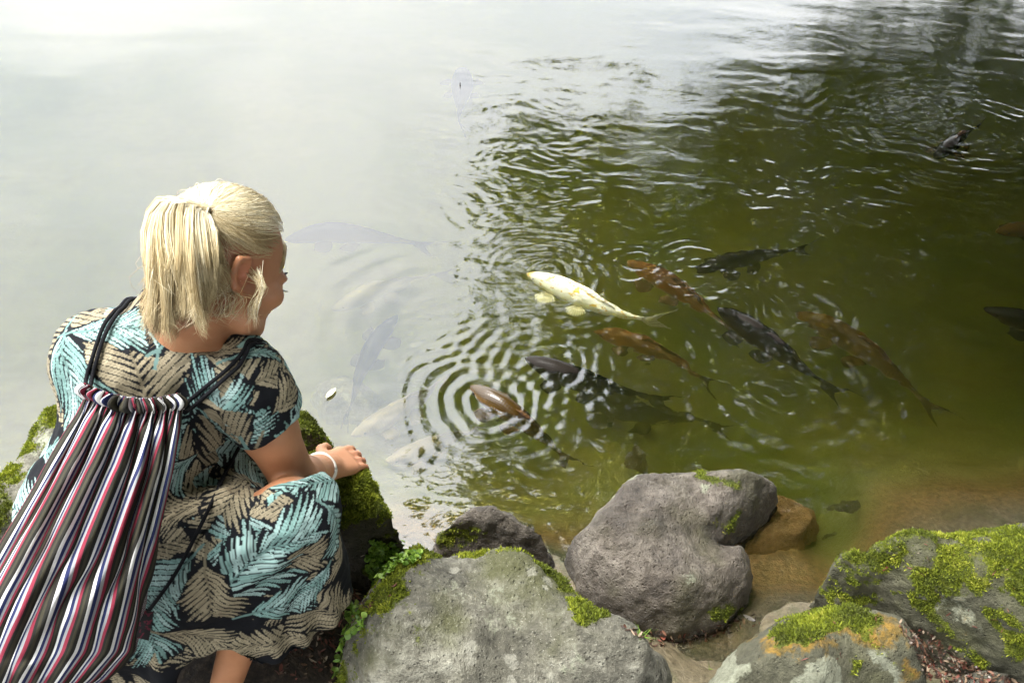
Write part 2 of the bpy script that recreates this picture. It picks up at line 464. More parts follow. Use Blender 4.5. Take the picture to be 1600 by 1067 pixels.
water = mesh_obj('water', V, [Q, side, floor_], m.m)
tag(water, kind='structure')

# ------------------------------------------------------------------ trees on the bank (two seen mirrored in the water, one added unseen for shade)
m = M('leaf_green')
tone = m.attr('tone')
c = m.ramp(tone, [(0.0, (0.030, 0.055, 0.010)), (0.5, (0.055, 0.095, 0.016)), (1.0, (0.10, 0.14, 0.03))])
b = m.n('BsdfPrincipled', Base__Color=c, Roughness=0.5); tr = m.n('BsdfTranslucent', Color=m.mix(1.0, c, (1.5, 1.7, 0.7), 'MULTIPLY'))
ms = m.n('MixShader', Fac=0.35); m.set(ms.inputs[1], b); m.set(ms.inputs[2], tr); m.t.links.new(ms.outputs[0], m.out.inputs[0])
LEAF = m.m
m = M('bark'); nn = m.n('Mapping', Vector=m.pos()); nn.inputs['Scale'].default_value = (6, 6, 1.4)
nz = m.noise(3, 6, 0.7, nn.outputs[0])
m.bsdf(Base__Color=m.ramp(nz, [(0.3, (0.03, 0.022, 0.015)), (0.65, (0.13, 0.10, 0.075))]), Roughness=0.9, Normal=m.bump(nz, 0.8, 0.04))
BARK = m.m
CAN = [(-20000, 90000), (-300, 6000), (560, 2200), (680, 1150), (720, 720), (790, 570), (815, 440), (715, 345), (750, 240), (900, 172), (1060, 165), (1130, 100), (1240, 90), (1330, 10), (1400, -140), (1700, -330), (9000, -330), (90000, 3000), (90000, 90000)]
TR = [((4.6, 0.2), 'tall leafy tree on the bank whose crown overhangs the feeding fish'), ((9.0, 8.0), 'leafy tree farther along the bank, mirrored at the dark edge of the pond'), ((0.6, -3.6), 'unseen leafy tree added on the bank away from the pond, for shade')]
cand = np.stack([rng.uniform(-7, 24, 26000), rng.uniform(-8, 20, 26000), rng.uniform(3.6, 8.6, 26000)], 1)
mir = cand * [1, 1, -1]
Qm = mir - CAMP; dm = Qm @ CF
uu = np.where(dm > 0.5, 800 + (Qm @ CR) / np.maximum(dm, .5) * FPX, 0); vv = np.where(dm > 0.5, 533.5 - (Qm @ CU) / np.maximum(dm, .5) * FPX, 0)
jit = 45 * fbm(cand, 0.8, 3, 5)
keep = np.where(dm > 0.5, (polydist(uu + jit, vv + jit, CAN) * np.where(inpoly(uu + jit, vv + jit, CAN), 1, -1) > np.where(uu > 1250, 60, 150) * rng.random(26000) ** 1.6 - 5), (cand[:, 0] > -6.5))  # unseen crown behind the camera is added to cut sky light on the bank
keep &= (np.hypot((cand[:, 0] - 4.5) * 0.8, cand[:, 1] - 3) < 14.5 + 5.0 * (cand[:, 0] > 6.0))
# thinner where it is far away
keep &= rng.random(len(cand)) < np.where(cand[:, 2] < 5.2, np.clip(15.0 / (np.hypot(cand[:, 0], cand[:, 1]) + 1e-3), 0.3, 1), np.clip(9.0 / (np.hypot(cand[:, 0], cand[:, 1]) + 1e-3), 0.3, 1))
# sky holes between the branches
hole = fbm(cand, 0.75, 2, 21)
keep &= (hole < 0.20) & (fbm(cand, 1.7, 2, 22) < 0.20)
for (hx, hy, hr) in ((1185, 545, 48), (1290, 640, 52), (1455, 765, 40), (1120, 470, 34), (1290, 290, 34), (1220, 250, 30), (1010, 300, 26), (1500, 100, 36), (905, 560, 36), (880, 470, 40)):
    keep &= ~((dm > 0.5) & (np.hypot(uu + 0.6 * jit - hx, vv - hy) < hr))
cand = cand[keep]
near = np.argmin(np.stack([np.hypot(cand[:, 0] - t[0][0], cand[:, 1] - t[0][1]) for t in TR], 1), 1)
lq = np.array([(-0.5, 0, 0), (-0.15, 0.36, 0.03), (0.5, 0, 0), (-0.15, -0.36, 0.03)])
for ti, (txy, lab) in enumerate(TR):
    cc = cand[near == ti]
    root = empty('overhanging_tree', (txy[0], txy[1], float(ground_h(np.array([txy[0]]), np.array([txy[1]]))[0]) - 0.1))
    tag(root, lab, 'tree', 'trees round the pond')
    nl = 27
    ctr = np.repeat(cc, nl, 0) + rng.normal(0, 1, (len(cc) * nl, 3)) * [0.33, 0.33, 0.2]
    k = len(ctr)
    a = rng.normal(0, 1, (k, 3)); a[:, 2] *= 0.5; a /= np.linalg.norm(a, axis=1)[:, None]
    b_ = np.cross(a, rng.normal(0, 1, (k, 3)) * [0.6, 0.6, 1] + [0, 0, 0.6]); b_ /= np.linalg.norm(b_, axis=1)[:, None]
    nn_ = np.cross(a, b_)
    sz = rng.uniform(0.15, 0.29, (k, 1, 1))
    sz = sz * (1 + 0.012 * np.hypot(ctr[:, 0], ctr[:, 1]))[:, None, None]
    V = ctr[:, None] + sz * (lq[None, :, :1] * a[:, None] + lq[None, :, 1:2] * b_[:, None] + lq[None, :, 2:] * nn_[:, None])
    o = mesh_obj('crown', V.reshape(-1, 3), np.arange(4 * k).reshape(-1, 4), LEAF, smooth_=False, attrs={'tone': np.repeat(rng.random(k), 4)})
    adopt(o, root); tag(o, kind='stuff')
    base = np.array(root.location); top = base + [0.2, 0.3, 4.2]
    parts = [tube(spline([base, base + [0.1, 0.05, 1.5], base + [0.05, 0.2, 3.0], top], 14), np.linspace(0.30, 0.15, 14) + 0.12 * np.exp(-np.arange(14) / 1.5), 12)]
    pick = cc[rng.permutation(len(cc))[:46]]
    for e in pick:
        s0 = base + (top - base) * rng.uniform(0.6, 1.0); md = (s0 + e) / 2 + [0, 0, 0.35]
        parts.append(tube(spline([s0, md, e], 8), np.linspace(0.075, 0.012, 8), 6))
    V, Fs = merge(parts); o = mesh_obj('trunk', V, Fs, BARK); adopt(o, root)
# ------------------------------------------------------------------ boulders
def rock_mat(name, lo, mid, hi, rough=0.75, green=0.35, speck=0.3, scale=1.0):
    m = M(name)
    n1 = m.noise(7 * scale, 6, 0.6); n2 = m.noise(48 * scale, 6, 0.7); n3 = m.noise(190, 4, 0.7); n4 = m.noise(3.3, 4, 0.6)
    c = m.ramp(m.math('ADD', m.math('MULTIPLY', n1, 0.55), m.math('MULTIPLY', n2, 0.45)), [(0.34, lo), (0.5, mid), (0.64, hi)])
    c = m.mix(1.0, c, m.ramp(m.noise(3.0, 3, 0.6), [(0.32, (0.55, 0.55, 0.5)), (0.62, (1.25, 1.25, 1.25))]), 'MULTIPLY')
    c = m.mix(m.math('MULTIPLY', m.mr(n4, 0.5, 0.68), green), c, (0.085, 0.086, 0.026))
    c = m.mix(m.math('MULTIPLY', m.mr(n3, 0.58, 0.72), speck), c, tuple(min(1, x * 1.7) for x in hi))
    c = m.mix(m.math('MULTIPLY', m.mr(n3, 0.42, 0.28), 0.6), c, tuple(x * 0.4 for x in lo))
    vo = m.n('TexVoronoi', Scale=26.0, Vector=m.pos()); vo.inputs['Randomness'].default_value = 1.0
    cellr = m.n('SeparateXYZ', Vector=vo.outputs['Color']).outputs[0]
    spot = m.math('MULTIPLY', m.math('GREATER_THAN', cellr, 0.86), m.mr(m.math('ADD', vo.outputs['Distance'], m.math('MULTIPLY', m.math('SUBTRACT', n2, 0.5), 0.9)), 0.42, 0.28))
    c = m.mix(m.math('MULTIPLY', spot, speck), c, tuple(min(1, x * 1.05 + 0.01) for x in hi))
    # lichen crusts, orange algae, damp and moss have shapes of their own, kept as point attributes
    edge = m.math('MULTIPLY', m.math('SUBTRACT', m.noise(38, 7, 0.75), 0.5), 1.7)
    def mask(a, lo_=0.42, hi_=0.66): return m.mr(m.math('ADD', m.attr(a), edge), lo_, hi_)
    lic = m.ramp(n2, [(0.35, (0.20, 0.20, 0.135)), (0.65, (0.36, 0.37, 0.27))])
    c = m.mix(mask('lichen'), c, lic)
    org = m.ramp(n2, [(0.35, (0.10, 0.075, 0.015)), (0.62, (0.36, 0.20, 0.018))])
    c = m.mix(m.math('MULTIPLY', mask('orange', 0.35, 0.75), 0.85), c, org)
    mos = m.ramp(n2, [(0.3, (0.035, 0.045, 0.005)), (0.5, (0.11, 0.13, 0.010)), (0.68, (0.25, 0.26, 0.02))])
    mm = mask('moss')
    c = m.mix(mm, c, mos)
    wet = m.attr('wet')
    c = m.mix(m.math('MULTIPLY', wet, 0.6), c, (0.018, 0.015, 0.010))
    rg = m.mix(wet, (rough,) * 3, (0.22,) * 3); rg = m.mix(mm, rg, (0.95,) * 3)
    hgt = m.math('ADD', m.math('MULTIPLY', n2, 1.0), m.math('MULTIPLY', n3, 0.35))
    pit = m.n('TexVoronoi', Scale=85.0 * scale, Vector=m.pos()).outputs[0]
    hgt = m.math('ADD', hgt, m.math('MULTIPLY', m.mr(pit, 0.0, 0.3), 0.4))
    m.bsdf(Base__Color=c, Roughness=rg, Normal=m.bump(hgt, 1.0, 0.020))
    return m.m
GREY = rock_mat('rock_grey_lichened', (0.035, 0.032, 0.022), (0.155, 0.145, 0.11), (0.40, 0.385, 0.31), green=0.9, speck=0.5)
PURPLE = rock_mat('rock_purple_grey', (0.034, 0.027, 0.021), (0.105, 0.086, 0.068), (0.245, 0.212, 0.175), rough=0.45, green=0.45)
OLIVE = rock_mat('rock_olive', (0.05, 0.048, 0.026), (0.105, 0.10, 0.062), (0.18, 0.17, 0.11), green=0.7)
BROWN = rock_mat('rock_brown', (0.045, 0.026, 0.014), (0.11, 0.07, 0.04), (0.22, 0.15, 0.09), green=0.2)
DARK = rock_mat('rock_dark', (0.022, 0.018, 0.012), (0.06, 0.05, 0.035), (0.13, 0.11, 0.08), green=0.6)
OCHRE = rock_mat('rock_ochre_sunken', (0.14, 0.075, 0.020), (0.30, 0.17, 0.05), (0.42, 0.27, 0.10), rough=0.6, green=0.1)
PALE = rock_mat('rock_pale_wet', (0.10, 0.08, 0.05), (0.22, 0.19, 0.13), (0.38, 0.34, 0.25), rough=0.5, green=0.2)

m = M('moss'); tone = m.attr('tone')
c = m.ramp(tone, [(0.0, (0.06, 0.072, 0.006)), (0.4, (0.15, 0.185, 0.012)), (0.75, (0.30, 0.335, 0.022)), (1.0, (0.46, 0.45, 0.07))])
b = m.n('BsdfPrincipled', Base__Color=c, Roughness=0.8); tr = m.n('BsdfTranslucent', Color=c)
ms = m.n('MixShader', Fac=0.3); m.set(ms.inputs[1], b); m.set(ms.inputs[2], tr); m.t.links.new(ms.outputs[0], m.out.inputs[0])
MOSS = m.m

def rock(name, label, outline, zt, zb=-0.05, mat=None, reach=0.13, p=2.0, dome=0.03, bumps=(), h=0.0075, warp=0.02, disp=0.008, seed=1,
         moss=(), lichen=(), orange=(), wetz=None, tuft=0.6, group=None, cat='rock', mossk=1.0, extra=None):
    poly = [(atw(a, b_, z) if z < 0 else at(a, b_, z))[:2] for (a, b_, z) in outline]
    xs = [q[0] for q in poly]; ys = [q[1] for q in poly]
    g = Grid((min(xs) - 0.04, min(ys) - 0.04, zb - 0.03), (max(xs) + 0.04, max(ys) + 0.04, zt + 0.12), h)
    ax = g.lo[0] + h * np.arange(g.n[0]); ay = g.lo[1] + h * np.arange(g.n[1])
    X, Y = np.meshgrid(ax, ay, indexing='ij')
    d = polydist(X, Y, poly) * np.where(inpoly(X, Y, poly), 1, -1)
    P2 = np.stack([X.ravel(), Y.ravel(), 0 * X.ravel()], 1)
    d = d + warp * (0.6 * fbm(P2, 9, 3, seed).reshape(X.shape) - 0.2)
    dm = d.max()
    q = np.clip(d / reach, 0, 1); prof = np.clip(1 - (1 - q) ** p, 0, 1) ** (1 / p)
    top = zb + (zt - zb) * prof + dome * np.clip(d / dm, 0, 1) ** 0.8 + 0.035 * prof * fbm(P2, 3.2, 3, seed + 5).reshape(X.shape)
    for (bx_, by_, bz_, amp, sg) in bumps:
        c_ = at(bx_, by_, bz_); top = top + amp * np.exp(-(((X - c_[0]) ** 2 + (Y - c_[1]) ** 2) / sg ** 2)) * prof
    if extra is not None: top = top + extra(X, Y) * prof
    top = np.where(d < 0, zb + 1.5 * d, top)
    az = g.lo[2] + h * np.arange(g.n[2])
    gxx, gyy = np.gradient(top, h); sl_ = np.sqrt(1 + np.minimum(gxx ** 2 + gyy ** 2, 60))
    g.F = np.maximum(((az[None, None] - top[..., None]) / sl_[..., None]), (zb - az)[None, None, :]).astype(np.float32)
    V, Q = g.nets(); V = relax(V, Q, 3)
    o = mesh_obj(name, V, Q, mat)
    N = vnormals(o)
    rid = 1 - np.abs(fbm(V, 7, 4, seed + 30))
    V = V + N * (disp * (1.3 * fbm(V, 10, 5, seed + 11, 0.55) + 0.8 * (rid - 0.7)) + 0.3 * disp * fbm(V, 70, 2, seed + 12))[:, None]
    set_co(o, V); N = vnormals(o)
    u, v, _ = proj(V)
    nz = fbm(V, 14, 4, seed + 50, 0.6); nl_ = fbm(V, 5, 3, seed + 51)
    def area(polys, soft=14.0):
        r = np.zeros(len(V))
        for pl in polys:
            k = 1.0
            if isinstance(pl[0], (int, float)): k, pl = pl[0], pl[1]
            dd = polydist(u, v, pl) * np.where(inpoly(u, v, pl), 1, -1)
            r = np.maximum(r, k * smooth(-soft, soft, dd + 16 * nz))
        return r
    mo = area(moss) * (0.6 + 0.5 * smooth(-0.4, 0.4, nl_ + nz * 0.6)) * smooth(-0.2, 0.25, N[:, 2]) * mossk
    at_ = {'moss': mo, 'lichen': area(lichen, 16), 'orange': area(orange) * (0.55 + 0.45 * smooth(-0.3, 0.3, nz)),
           'wet': (smooth(wetz[1], wetz[0], V[:, 2] + 0.02 * nz) if wetz else np.zeros(len(V)))}
    for k, a in at_.items():
        t_ = o.data.attributes.new(k, 'FLOAT', 'POINT'); t_.data.foreach_set('value', a.astype(np.float32))
    tag(o, label, cat, group)
    # moss stands up from the stone as tiny leafy shoots
    if moss:
        tri = np.concatenate([Q[:, [0, 1, 2]], Q[:, [0, 2, 3]]]); mt = mo[tri].mean(1)
        vis = (N[tri].mean(1) * (CAMP - V[tri].mean(1))).sum(1) > -0.3
        ar = np.linalg.norm(np.cross(V[tri[:, 1]] - V[tri[:, 0]], V[tri[:, 2]] - V[tri[:, 0]]), axis=1) / 2
        wgt = ar * (smooth(0.42, 0.8, mt) ** 1.5 + 0.05 * smooth(0.2, 0.45, mt)) * vis
        ns = int(min(60000, wgt.sum() * 420000 * tuft))
        if ns > 50:
            pk = rng.choice(len(tri), ns, p=wgt / wgt.sum()); bc = rng.dirichlet((1, 1, 1), ns)
            Pm = (V[tri[pk]] * bc[:, :, None]).sum(1); Nm = N[tri[pk]].mean(1)
            cl = vnoise(Pm, 60, seed + 70)
            dr = Nm + rng.normal(0, 0.75, (ns, 3)) + [0, 0, 0.25]; dr /= np.linalg.norm(dr, axis=1)[:, None]
            sd = np.cross(dr, rng.normal(0, 1, (ns, 3))); sd /= np.linalg.norm(sd, axis=1)[:, None]
            ln = rng.uniform(0.004, 0.0105, (ns, 1)) * (1.0 + 0.5 * cl[:, None]) * (0.6 + 0.5 * mt[pk][:, None]); wd = rng.uniform(0.0011, 0.0022, (ns, 1))
            p0 = Pm - Nm * 0.001
            T = np.stack([p0 - sd * wd * 0.6, p0 + dr * ln * 0.55 + sd * wd, p0 + dr * ln, p0 + dr * ln * 0.5 - sd * wd], 1)
            rr = np.clip(0.42 + 0.25 * cl + 0.35 * vnoise(Pm, 11, seed + 72) + rng.normal(0, 0.16, ns), 0, 1)
            mo_ = mesh_obj('moss', T.reshape(-1, 3), np.arange(4 * ns).reshape(-1, 4), MOSS, parent=o, smooth_=False, attrs={'tone': np.repeat(rr, 4)})
            tag(mo_, kind='stuff')
    return o

ROCK = {}
ROCK['front'] = rock('boulder', 'broad pale grey boulder with a mossy crest standing before the wet two-lobed rock',
    [(548, 1000, .2), (596, 916, .25), (636, 864, .30), (690, 838, .33), (760, 827, .35), (830, 836, .34), (878, 870, .31), (904, 910, .26), (932, 960, .20), (968, 1000, .18), (1015, 1040, .16), (1050, 1085, .15), (1060, 1180, .15), (800, 1250, .15), (560, 1200, .15), (528, 1080, .15)],
    0.43, 0.03, GREY, reach=0.15, p=2.1, dome=0.035, seed=3, disp=0.007,
    moss=[[(560, 960), (600, 890), (640, 845), (700, 820), (770, 808), (850, 820), (900, 875), (935, 960), (910, 975), (872, 915), (838, 868), (770, 850), (700, 862), (650, 895), (595, 965)], (0.75, [(530, 1067), (560, 985), (590, 960), (600, 980), (570, 1030), (560, 1080)]), (0.7, [(630, 945), (660, 950), (655, 1000), (640, 985)])],
    lichen=[(0.6, [(830, 870), (862, 885), (870, 915), (845, 905)]), (0.55, [(850, 940), (880, 930), (890, 985), (850, 985)]), (0.42, [(660, 900), (800, 890), (850, 960), (800, 1010), (700, 960)]), (0.5, [(840, 1030), (900, 1010), (930, 1060), (850, 1075)])])
ROCK['lobed'] = rock('lobed_rock', 'dark purplish grey two-lobed rock lying at the water edge with a notch in its side',
    [(872, 862, .05), (900, 830, .06), (930, 795, .07), (962, 752, .09), (1000, 734, .11), (1060, 729, .12), (1130, 738, .10), (1190, 760, .05), (1228, 790, .0), (1210, 812, .0), (1175, 838, .02), (1140, 858, .03), (1132, 868, .04), (1155, 872, .03), (1182, 900, .03), (1180, 935, .04), (1135, 968, .06), (1060, 992, .06), (980, 985, .06), (920, 955, .05), (890, 915, .05)],
    0.165, -0.12, PURPLE, reach=0.085, p=2.0, dome=0.035, warp=0.012, disp=0.006, seed=8,
    bumps=[(1100, 862, .12, -0.05, 0.07), (1010, 858, .15, -0.030, 0.07), (940, 862, .16, -0.016, 0.06)], wetz=(-0.01, 0.05), tuft=0.3,
    moss=[(0.72, [(1085, 735), (1150, 748), (1165, 765), (1110, 755)]), (0.62, [(1110, 790), (1160, 800), (1140, 835), (1110, 825)]), (0.8, [(1110, 955), (1160, 945), (1165, 968), (1120, 975)])],
    lichen=[(0.75, [(950, 765), (985, 740), (1030, 735), (1030, 742), (975, 752), (955, 772)]), (0.72, [(1095, 752), (1117, 755), (1112, 768), (1095, 762)]), (0.62, [(1060, 895), (1100, 900), (1135, 920), (1130, 928), (1090, 908), (1060, 903)])])
ROCK['lichen'] = rock('lichen_rock', 'olive rock with orange algae, moss tufts and pale round lichen crusts beside the leaf litter',
    [(1085, 1075, .2), (1130, 1010, .2), (1170, 975, .21), (1215, 950, .23), (1270, 935, .26), (1320, 930, .28), (1352, 937, .28), (1395, 972, .24), (1425, 1015, .2), (1445, 1060, .16), (1450, 1140, .14), (1250, 1200, .12), (1080, 1150, .14)],
    0.31, 0.02, OLIVE, reach=0.11, dome=0.03, seed=14, disp=0.005, warp=0.012,
    bumps=[(1330, 945, .3, 0.025, 0.07)],
    moss=[[(1195, 980), (1250, 955), (1310, 935), (1370, 960), (1390, 985), (1340, 985), (1330, 970), (1260, 1005), (1215, 1000)], (0.8, [(1355, 995), (1375, 1010), (1425, 1055), (1405, 1050)]), (0.8, [(1330, 1030), (1345, 1030), (1345, 1060), (1330, 1067)])],
    orange=[(0.8, [(1170, 990), (1260, 940), (1400, 960), (1440, 1060), (1420, 1067), (1390, 1010), (1330, 1000), (1260, 1030), (1180, 1040)])],
    lichen=[[(1085, 1067), (1105, 1035), (1140, 1020), (1175, 1030), (1180, 1045), (1165, 1067)], [(1240, 1067), (1265, 1040), (1290, 1030), (1315, 1045), (1320, 1067)], (0.8, [(1355, 1020), (1380, 1020), (1420, 1060), (1400, 1062)])])
ROCK['mossy'] = rock('mossy_boulder', 'wide boulder thickly covered in bright green moss beside the water inlet',
    [(1292, 918, .12), (1288, 888, .18), (1305, 862, .22), (1345, 842, .25), (1390, 826, .27), (1450, 815, .28), (1530, 812, .28), (1610, 822, .28), (1720, 850, .28), (1760, 1000, .2), (1720, 1120, .14), (1620, 1085, .13), (1540, 1058, .13), (1480, 1025, .13), (1425, 988, .13), (1370, 960, .13), (1320, 942, .12)],
    0.35, -0.1, OLIVE, reach=0.09, p=2.4, dome=0.05, seed=23, disp=0.009,
    moss=[(1.0, [(1280, 925), (1285, 860), (1380, 815), (1530, 800), (1610, 812), (1610, 860), (1520, 840), (1430, 850), (1400, 890), (1360, 940), (1320, 945)]), (0.95, [(1360, 940), (1400, 900), (1450, 905), (1480, 930), (1430, 945)]), (0.9, [(1540, 850), (1610, 840), (1610, 960), (1570, 930), (1520, 900)]), (0.9, [(1430, 940), (1500, 1000), (1560, 1040), (1560, 1060), (1480, 1020)]), (0.85, [(1520, 930), (1610, 960), (1610, 1040), (1560, 1030)]), (0.7, [(1400, 850), (1560, 840), (1560, 930), (1420, 920)])],
    lichen=[(0.6, [(1440, 935), (1520, 935), (1560, 1000), (1500, 980)]), (0.55, [(1410, 860), (1480, 850), (1500, 880), (1430, 885)])], orange=[(0.5, [(1480, 940), (1560, 940), (1560, 990), (1500, 990)])])
ROCK['hand'] = rock('mossy_ledge_rock', 'moss-capped rock at the pond edge on which the right hand rests',
    [(440, 800, .30), (470, 742, .38), (500, 706, .43), (532, 698, .45), (570, 710, .45), (598, 738, .43), (606, 768, .42), (634, 784, .40), (640, 810, .36), (638, 845, .30), (620, 885, .22), (585, 918, .16), (545, 930, .14), (500, 925, .14), (450, 900, .15)],
    0.445, -0.05, DARK, reach=0.06, p=2.4, dome=0.02, seed=31, disp=0.010, warp=0.02, tuft=0.8,
    bumps=[(560, 745, .47, 0.02, 0.06), (600, 830, .4, -0.03, 0.06)],
    moss=[[(480, 690), (575, 690), (620, 770), (650, 785), (650, 850), (600, 845), (585, 810), (560, 810), (520, 800), (490, 770)], (0.7, [(500, 760), (560, 790), (580, 830), (520, 830)]), (0.6, [(570, 840), (630, 850), (600, 910), (575, 900)])])
ROCK['peak'] = rock('mossy_point_rock', 'pointed moss-covered rock rising from the pond behind the bent elbow',
    [(400, 760, .25), (420, 650, .33), (450, 614, .38), (472, 604, .40), (500, 622, .38), (518, 652, .35), (530, 684, .32), (526, 715, .28), (480, 770, .22)],
    0.40, -0.1, BROWN, reach=0.05, p=2.2, dome=0.02, seed=37, disp=0.010, tuft=0.9, moss=[[(380, 780), (420, 600), (540, 600), (540, 780)]])
ROCK['left'] = rock('weathered_boulder', 'pale weathered boulder with moss along its edge showing past the striped bag',
    [(-90, 790, .40), (-40, 750, .44), (-4, 712, .45), (20, 672, .45), (50, 640, .45), (88, 622, .45), (150, 640, .42), (200, 700, .35), (200, 800, .30), (120, 900, .28), (0, 920, .28), (-90, 880, .3)],
    0.46, -0.05, GREY, reach=0.07, p=2.3, dome=0.03, seed=41, disp=0.008, tuft=0.8,
    moss=[[(-60, 800), (-20, 700), (40, 620), (100, 600), (120, 650), (75, 672), (45, 710), (22, 770), (8, 820), (-40, 860)], (0.8, [(0, 760), (20, 760), (25, 830), (0, 850)])], lichen=[(0.7, [(30, 700), (70, 660), (90, 680), (60, 730)]), (0.65, [(0, 800), (30, 780), (40, 830), (0, 860)])])
ROCK['edge'] = rock('wet_edge_rock', 'low wet grey rock at the waterline behind the mossy crest of the pale boulder',
    [(655, 862, .06), (690, 825, .09), (730, 803, .10), (772, 797, .10), (800, 804, .09), (832, 838, .06), (868, 858, .03), (870, 890, .03), (780, 890, .03), (690, 890, .03)],
    0.13, -0.12, PURPLE, reach=0.07, seed=45, disp=0.009, wetz=(0.0, 0.07), h=0.006, moss=[(0.72, [(660, 855), (720, 810), (760, 830), (720, 860)])], tuft=0.3)
ROCK['brown'] = rock('brown_stone', 'smooth brown stone in the dark gap below the dress hem',
    [(440, 1040, .12), (452, 990, .16), (475, 962, .20), (525, 950, .20), (542, 975, .16), (532, 1020, .13), (505, 1052, .12), (460, 1062, .12)],
    0.20, 0.02, BROWN, reach=0.07, seed=52, disp=0.005, h=0.006, moss=[(0.7, [(520, 960), (545, 950), (545, 1000), (530, 1010)])])
ROCK['pebble'] = rock('grey_stone', 'small rounded grey stone in the litter below the mossy boulder',
    [(1482, 1066, .10), (1500, 1048, .12), (1528, 1042, .13), (1562, 1052, .12), (1585, 1075, .1), (1560, 1105, .1), (1500, 1105, .1)], 0.15, 0.05, GREY, reach=0.05, seed=55, disp=0.003, h=0.005)
# stones under water
GS = 'stones lying under water'
rock('sunken_shelf', 'brown shelf of stone just under water alongside the two-lobed rock',
    [(1060, 745, -.03), (1150, 734, -.03), (1225, 752, -.03), (1285, 785, -.03), (1300, 815, -.03), (1275, 850, -.03), (1220, 875, -.03), (1150, 875, -.03), (1100, 850, -.03)],
    -0.014, -0.35, OCHRE, reach=0.05, seed=60, dome=0.006, h=0.009, group=GS)
rock('sunken_stone', 'pale stone just under water beyond the low wet edge rock',
    [(672, 818, -.06), (700, 795, -.06), (760, 783, -.06), (830, 790, -.06), (865, 815, -.06), (850, 845, -.06), (740, 850, -.06)],
    -0.04, -0.35, PALE, reach=0.08, seed=61, dome=0.01, h=0.009, group=GS)
rock('sunken_stone', 'large dark stone under water off the mossy boulder',
    [(1290, 790, -.2), (1320, 760, -.2), (1370, 750, -.2), (1410, 780, -.2), (1420, 820, -.2), (1380, 840, -.2), (1310, 835, -.2)],
    -0.16, -0.5, DARK, reach=0.08, seed=62, h=0.009, group=GS)
rock('sunken_stone', 'brown stone under water out beyond the two-lobed rock',
    [(955, 735, -.25), (965, 700, -.25), (990, 685, -.25), (1015, 700, -.25), (1020, 740, -.25)], -0.2, -0.5, BROWN, reach=0.07, seed=63, h=0.009, group=GS)
rock('sunken_stone', 'rounded olive stone under water in the inlet mouth',
    [(1260, 835, -.2), (1290, 815, -.2), (1340, 820, -.2), (1345, 850, -.2), (1300, 870, -.2), (1262, 860, -.2)], -0.14, -0.5, OLIVE, reach=0.06, seed=64, h=0.009, group=GS)
rock('sunken_stone', 'flat pale stone under water off the moss-capped ledge rock',
    [(470, 600, -.3), (540, 575, -.3), (600, 600, -.3), (590, 650, -.3), (500, 655, -.3)], -0.24, -0.6, PALE, reach=0.08, seed=65, h=0.010, group=GS)
# ------------------------------------------------------------------ carp
def fish_mat(name, back, side, belly, patch=None, scale_k=0.6, rough=0.35, spec=0.06):
    m = M(name)
    u = m.n('SeparateXYZ', Vector=m.attr('suv', 'Vector')); su, sv, sd = u.outputs[0], u.outputs[1], u.outputs[2]
    n = m.noise(22, 4, 0.6)
    c = m.ramp(m.math('ADD', sd, m.math('MULTIPLY', m.math('SUBTRACT', n, 0.5), 0.35)), [(0.1, belly), (0.45, side), (0.8, back)])
    # overlapping scales laid in offset rows
    a = m.math('MULTIPLY', su, 2 * math.pi / 0.017); b = m.math('MULTIPLY', sv, 2 * math.pi / 0.017)
    s1 = m.math('SINE', m.math('ADD', a, b)); s2 = m.math('SINE', m.math('SUBTRACT', a, b))
    sc = m.mr(m.math('MULTIPLY', s1, s2), -0.5, 0.5)
    body = m.mr(su, 0.12, 0.16)
    c = m.mix(m.math('MULTIPLY', m.math('MULTIPLY', sc, body), scale_k), c, tuple(x * 0.35 for x in back))
    if patch:
        pn = m.noise(26, 3, 0.6)
        c = m.mix(m.math('MULTIPLY', m.mr(pn, 0.54, 0.62), 0.9), c, patch)
        c = m.mix(m.mr(su, 0.035, 0.0), c, patch)
    b = m.bsdf(Base__Color=c, Roughness=rough, Normal=m.bump(sc, 0.25, 0.002)); b.inputs['Specular IOR Level'].default_value = spec; return m.m   # little gloss: the skin is wet, under water
def fin_mat(name, col):
    m = M(name); u = m.n('SeparateXYZ', Vector=m.attr('suv', 'Vector')).outputs[1]
    r = m.math('SINE', m.math('MULTIPLY', u, 60.0))
    c = m.mix(m.mr(r, -0.4, 0.6), tuple(x * 0.6 for x in col), col)
    b = m.n('BsdfPrincipled', Base__Color=c, Roughness=0.4); b.inputs['Specular IOR Level'].default_value = 0.05; t = m.n('BsdfTransparent')
    ms = m.n('MixShader', Fac=0.25); m.set(ms.inputs[1], b); m.set(ms.inputs[2], t); m.t.links.new(ms.outputs[0], m.out.inputs[0]); return m.m
GOLD = fish_mat('koi_white_gold', (0.98, 0.94, 0.76), (0.97, 0.90, 0.60), (0.95, 0.9, 0.72), patch=(0.80, 0.50, 0.03), scale_k=0.10)
RUST = fish_mat('carp_rust', (0.13, 0.06, 0.02), (0.30, 0.13, 0.035), (0.35, 0.22, 0.09), scale_k=0.6)
BRON = fish_mat('carp_bronze', (0.085, 0.048, 0.010), (0.20, 0.105, 0.016), (0.30, 0.19, 0.05), scale_k=0.7)
WETB = fish_mat('carp_wet_bronze', (0.045, 0.024, 0.004), (0.16, 0.08, 0.010), (0.28, 0.17, 0.04), scale_k=0.3, rough=0.12, spec=0.5)
BLAK = fish_mat('carp_black', (0.018, 0.015, 0.012), (0.05, 0.038, 0.025), (0.14, 0.10, 0.06), scale_k=0.5, rough=0.25)
GREYC = fish_mat('carp_grey', (0.010, 0.010, 0.014), (0.02, 0.02, 0.025), (0.06, 0.06, 0.06), scale_k=0.4)
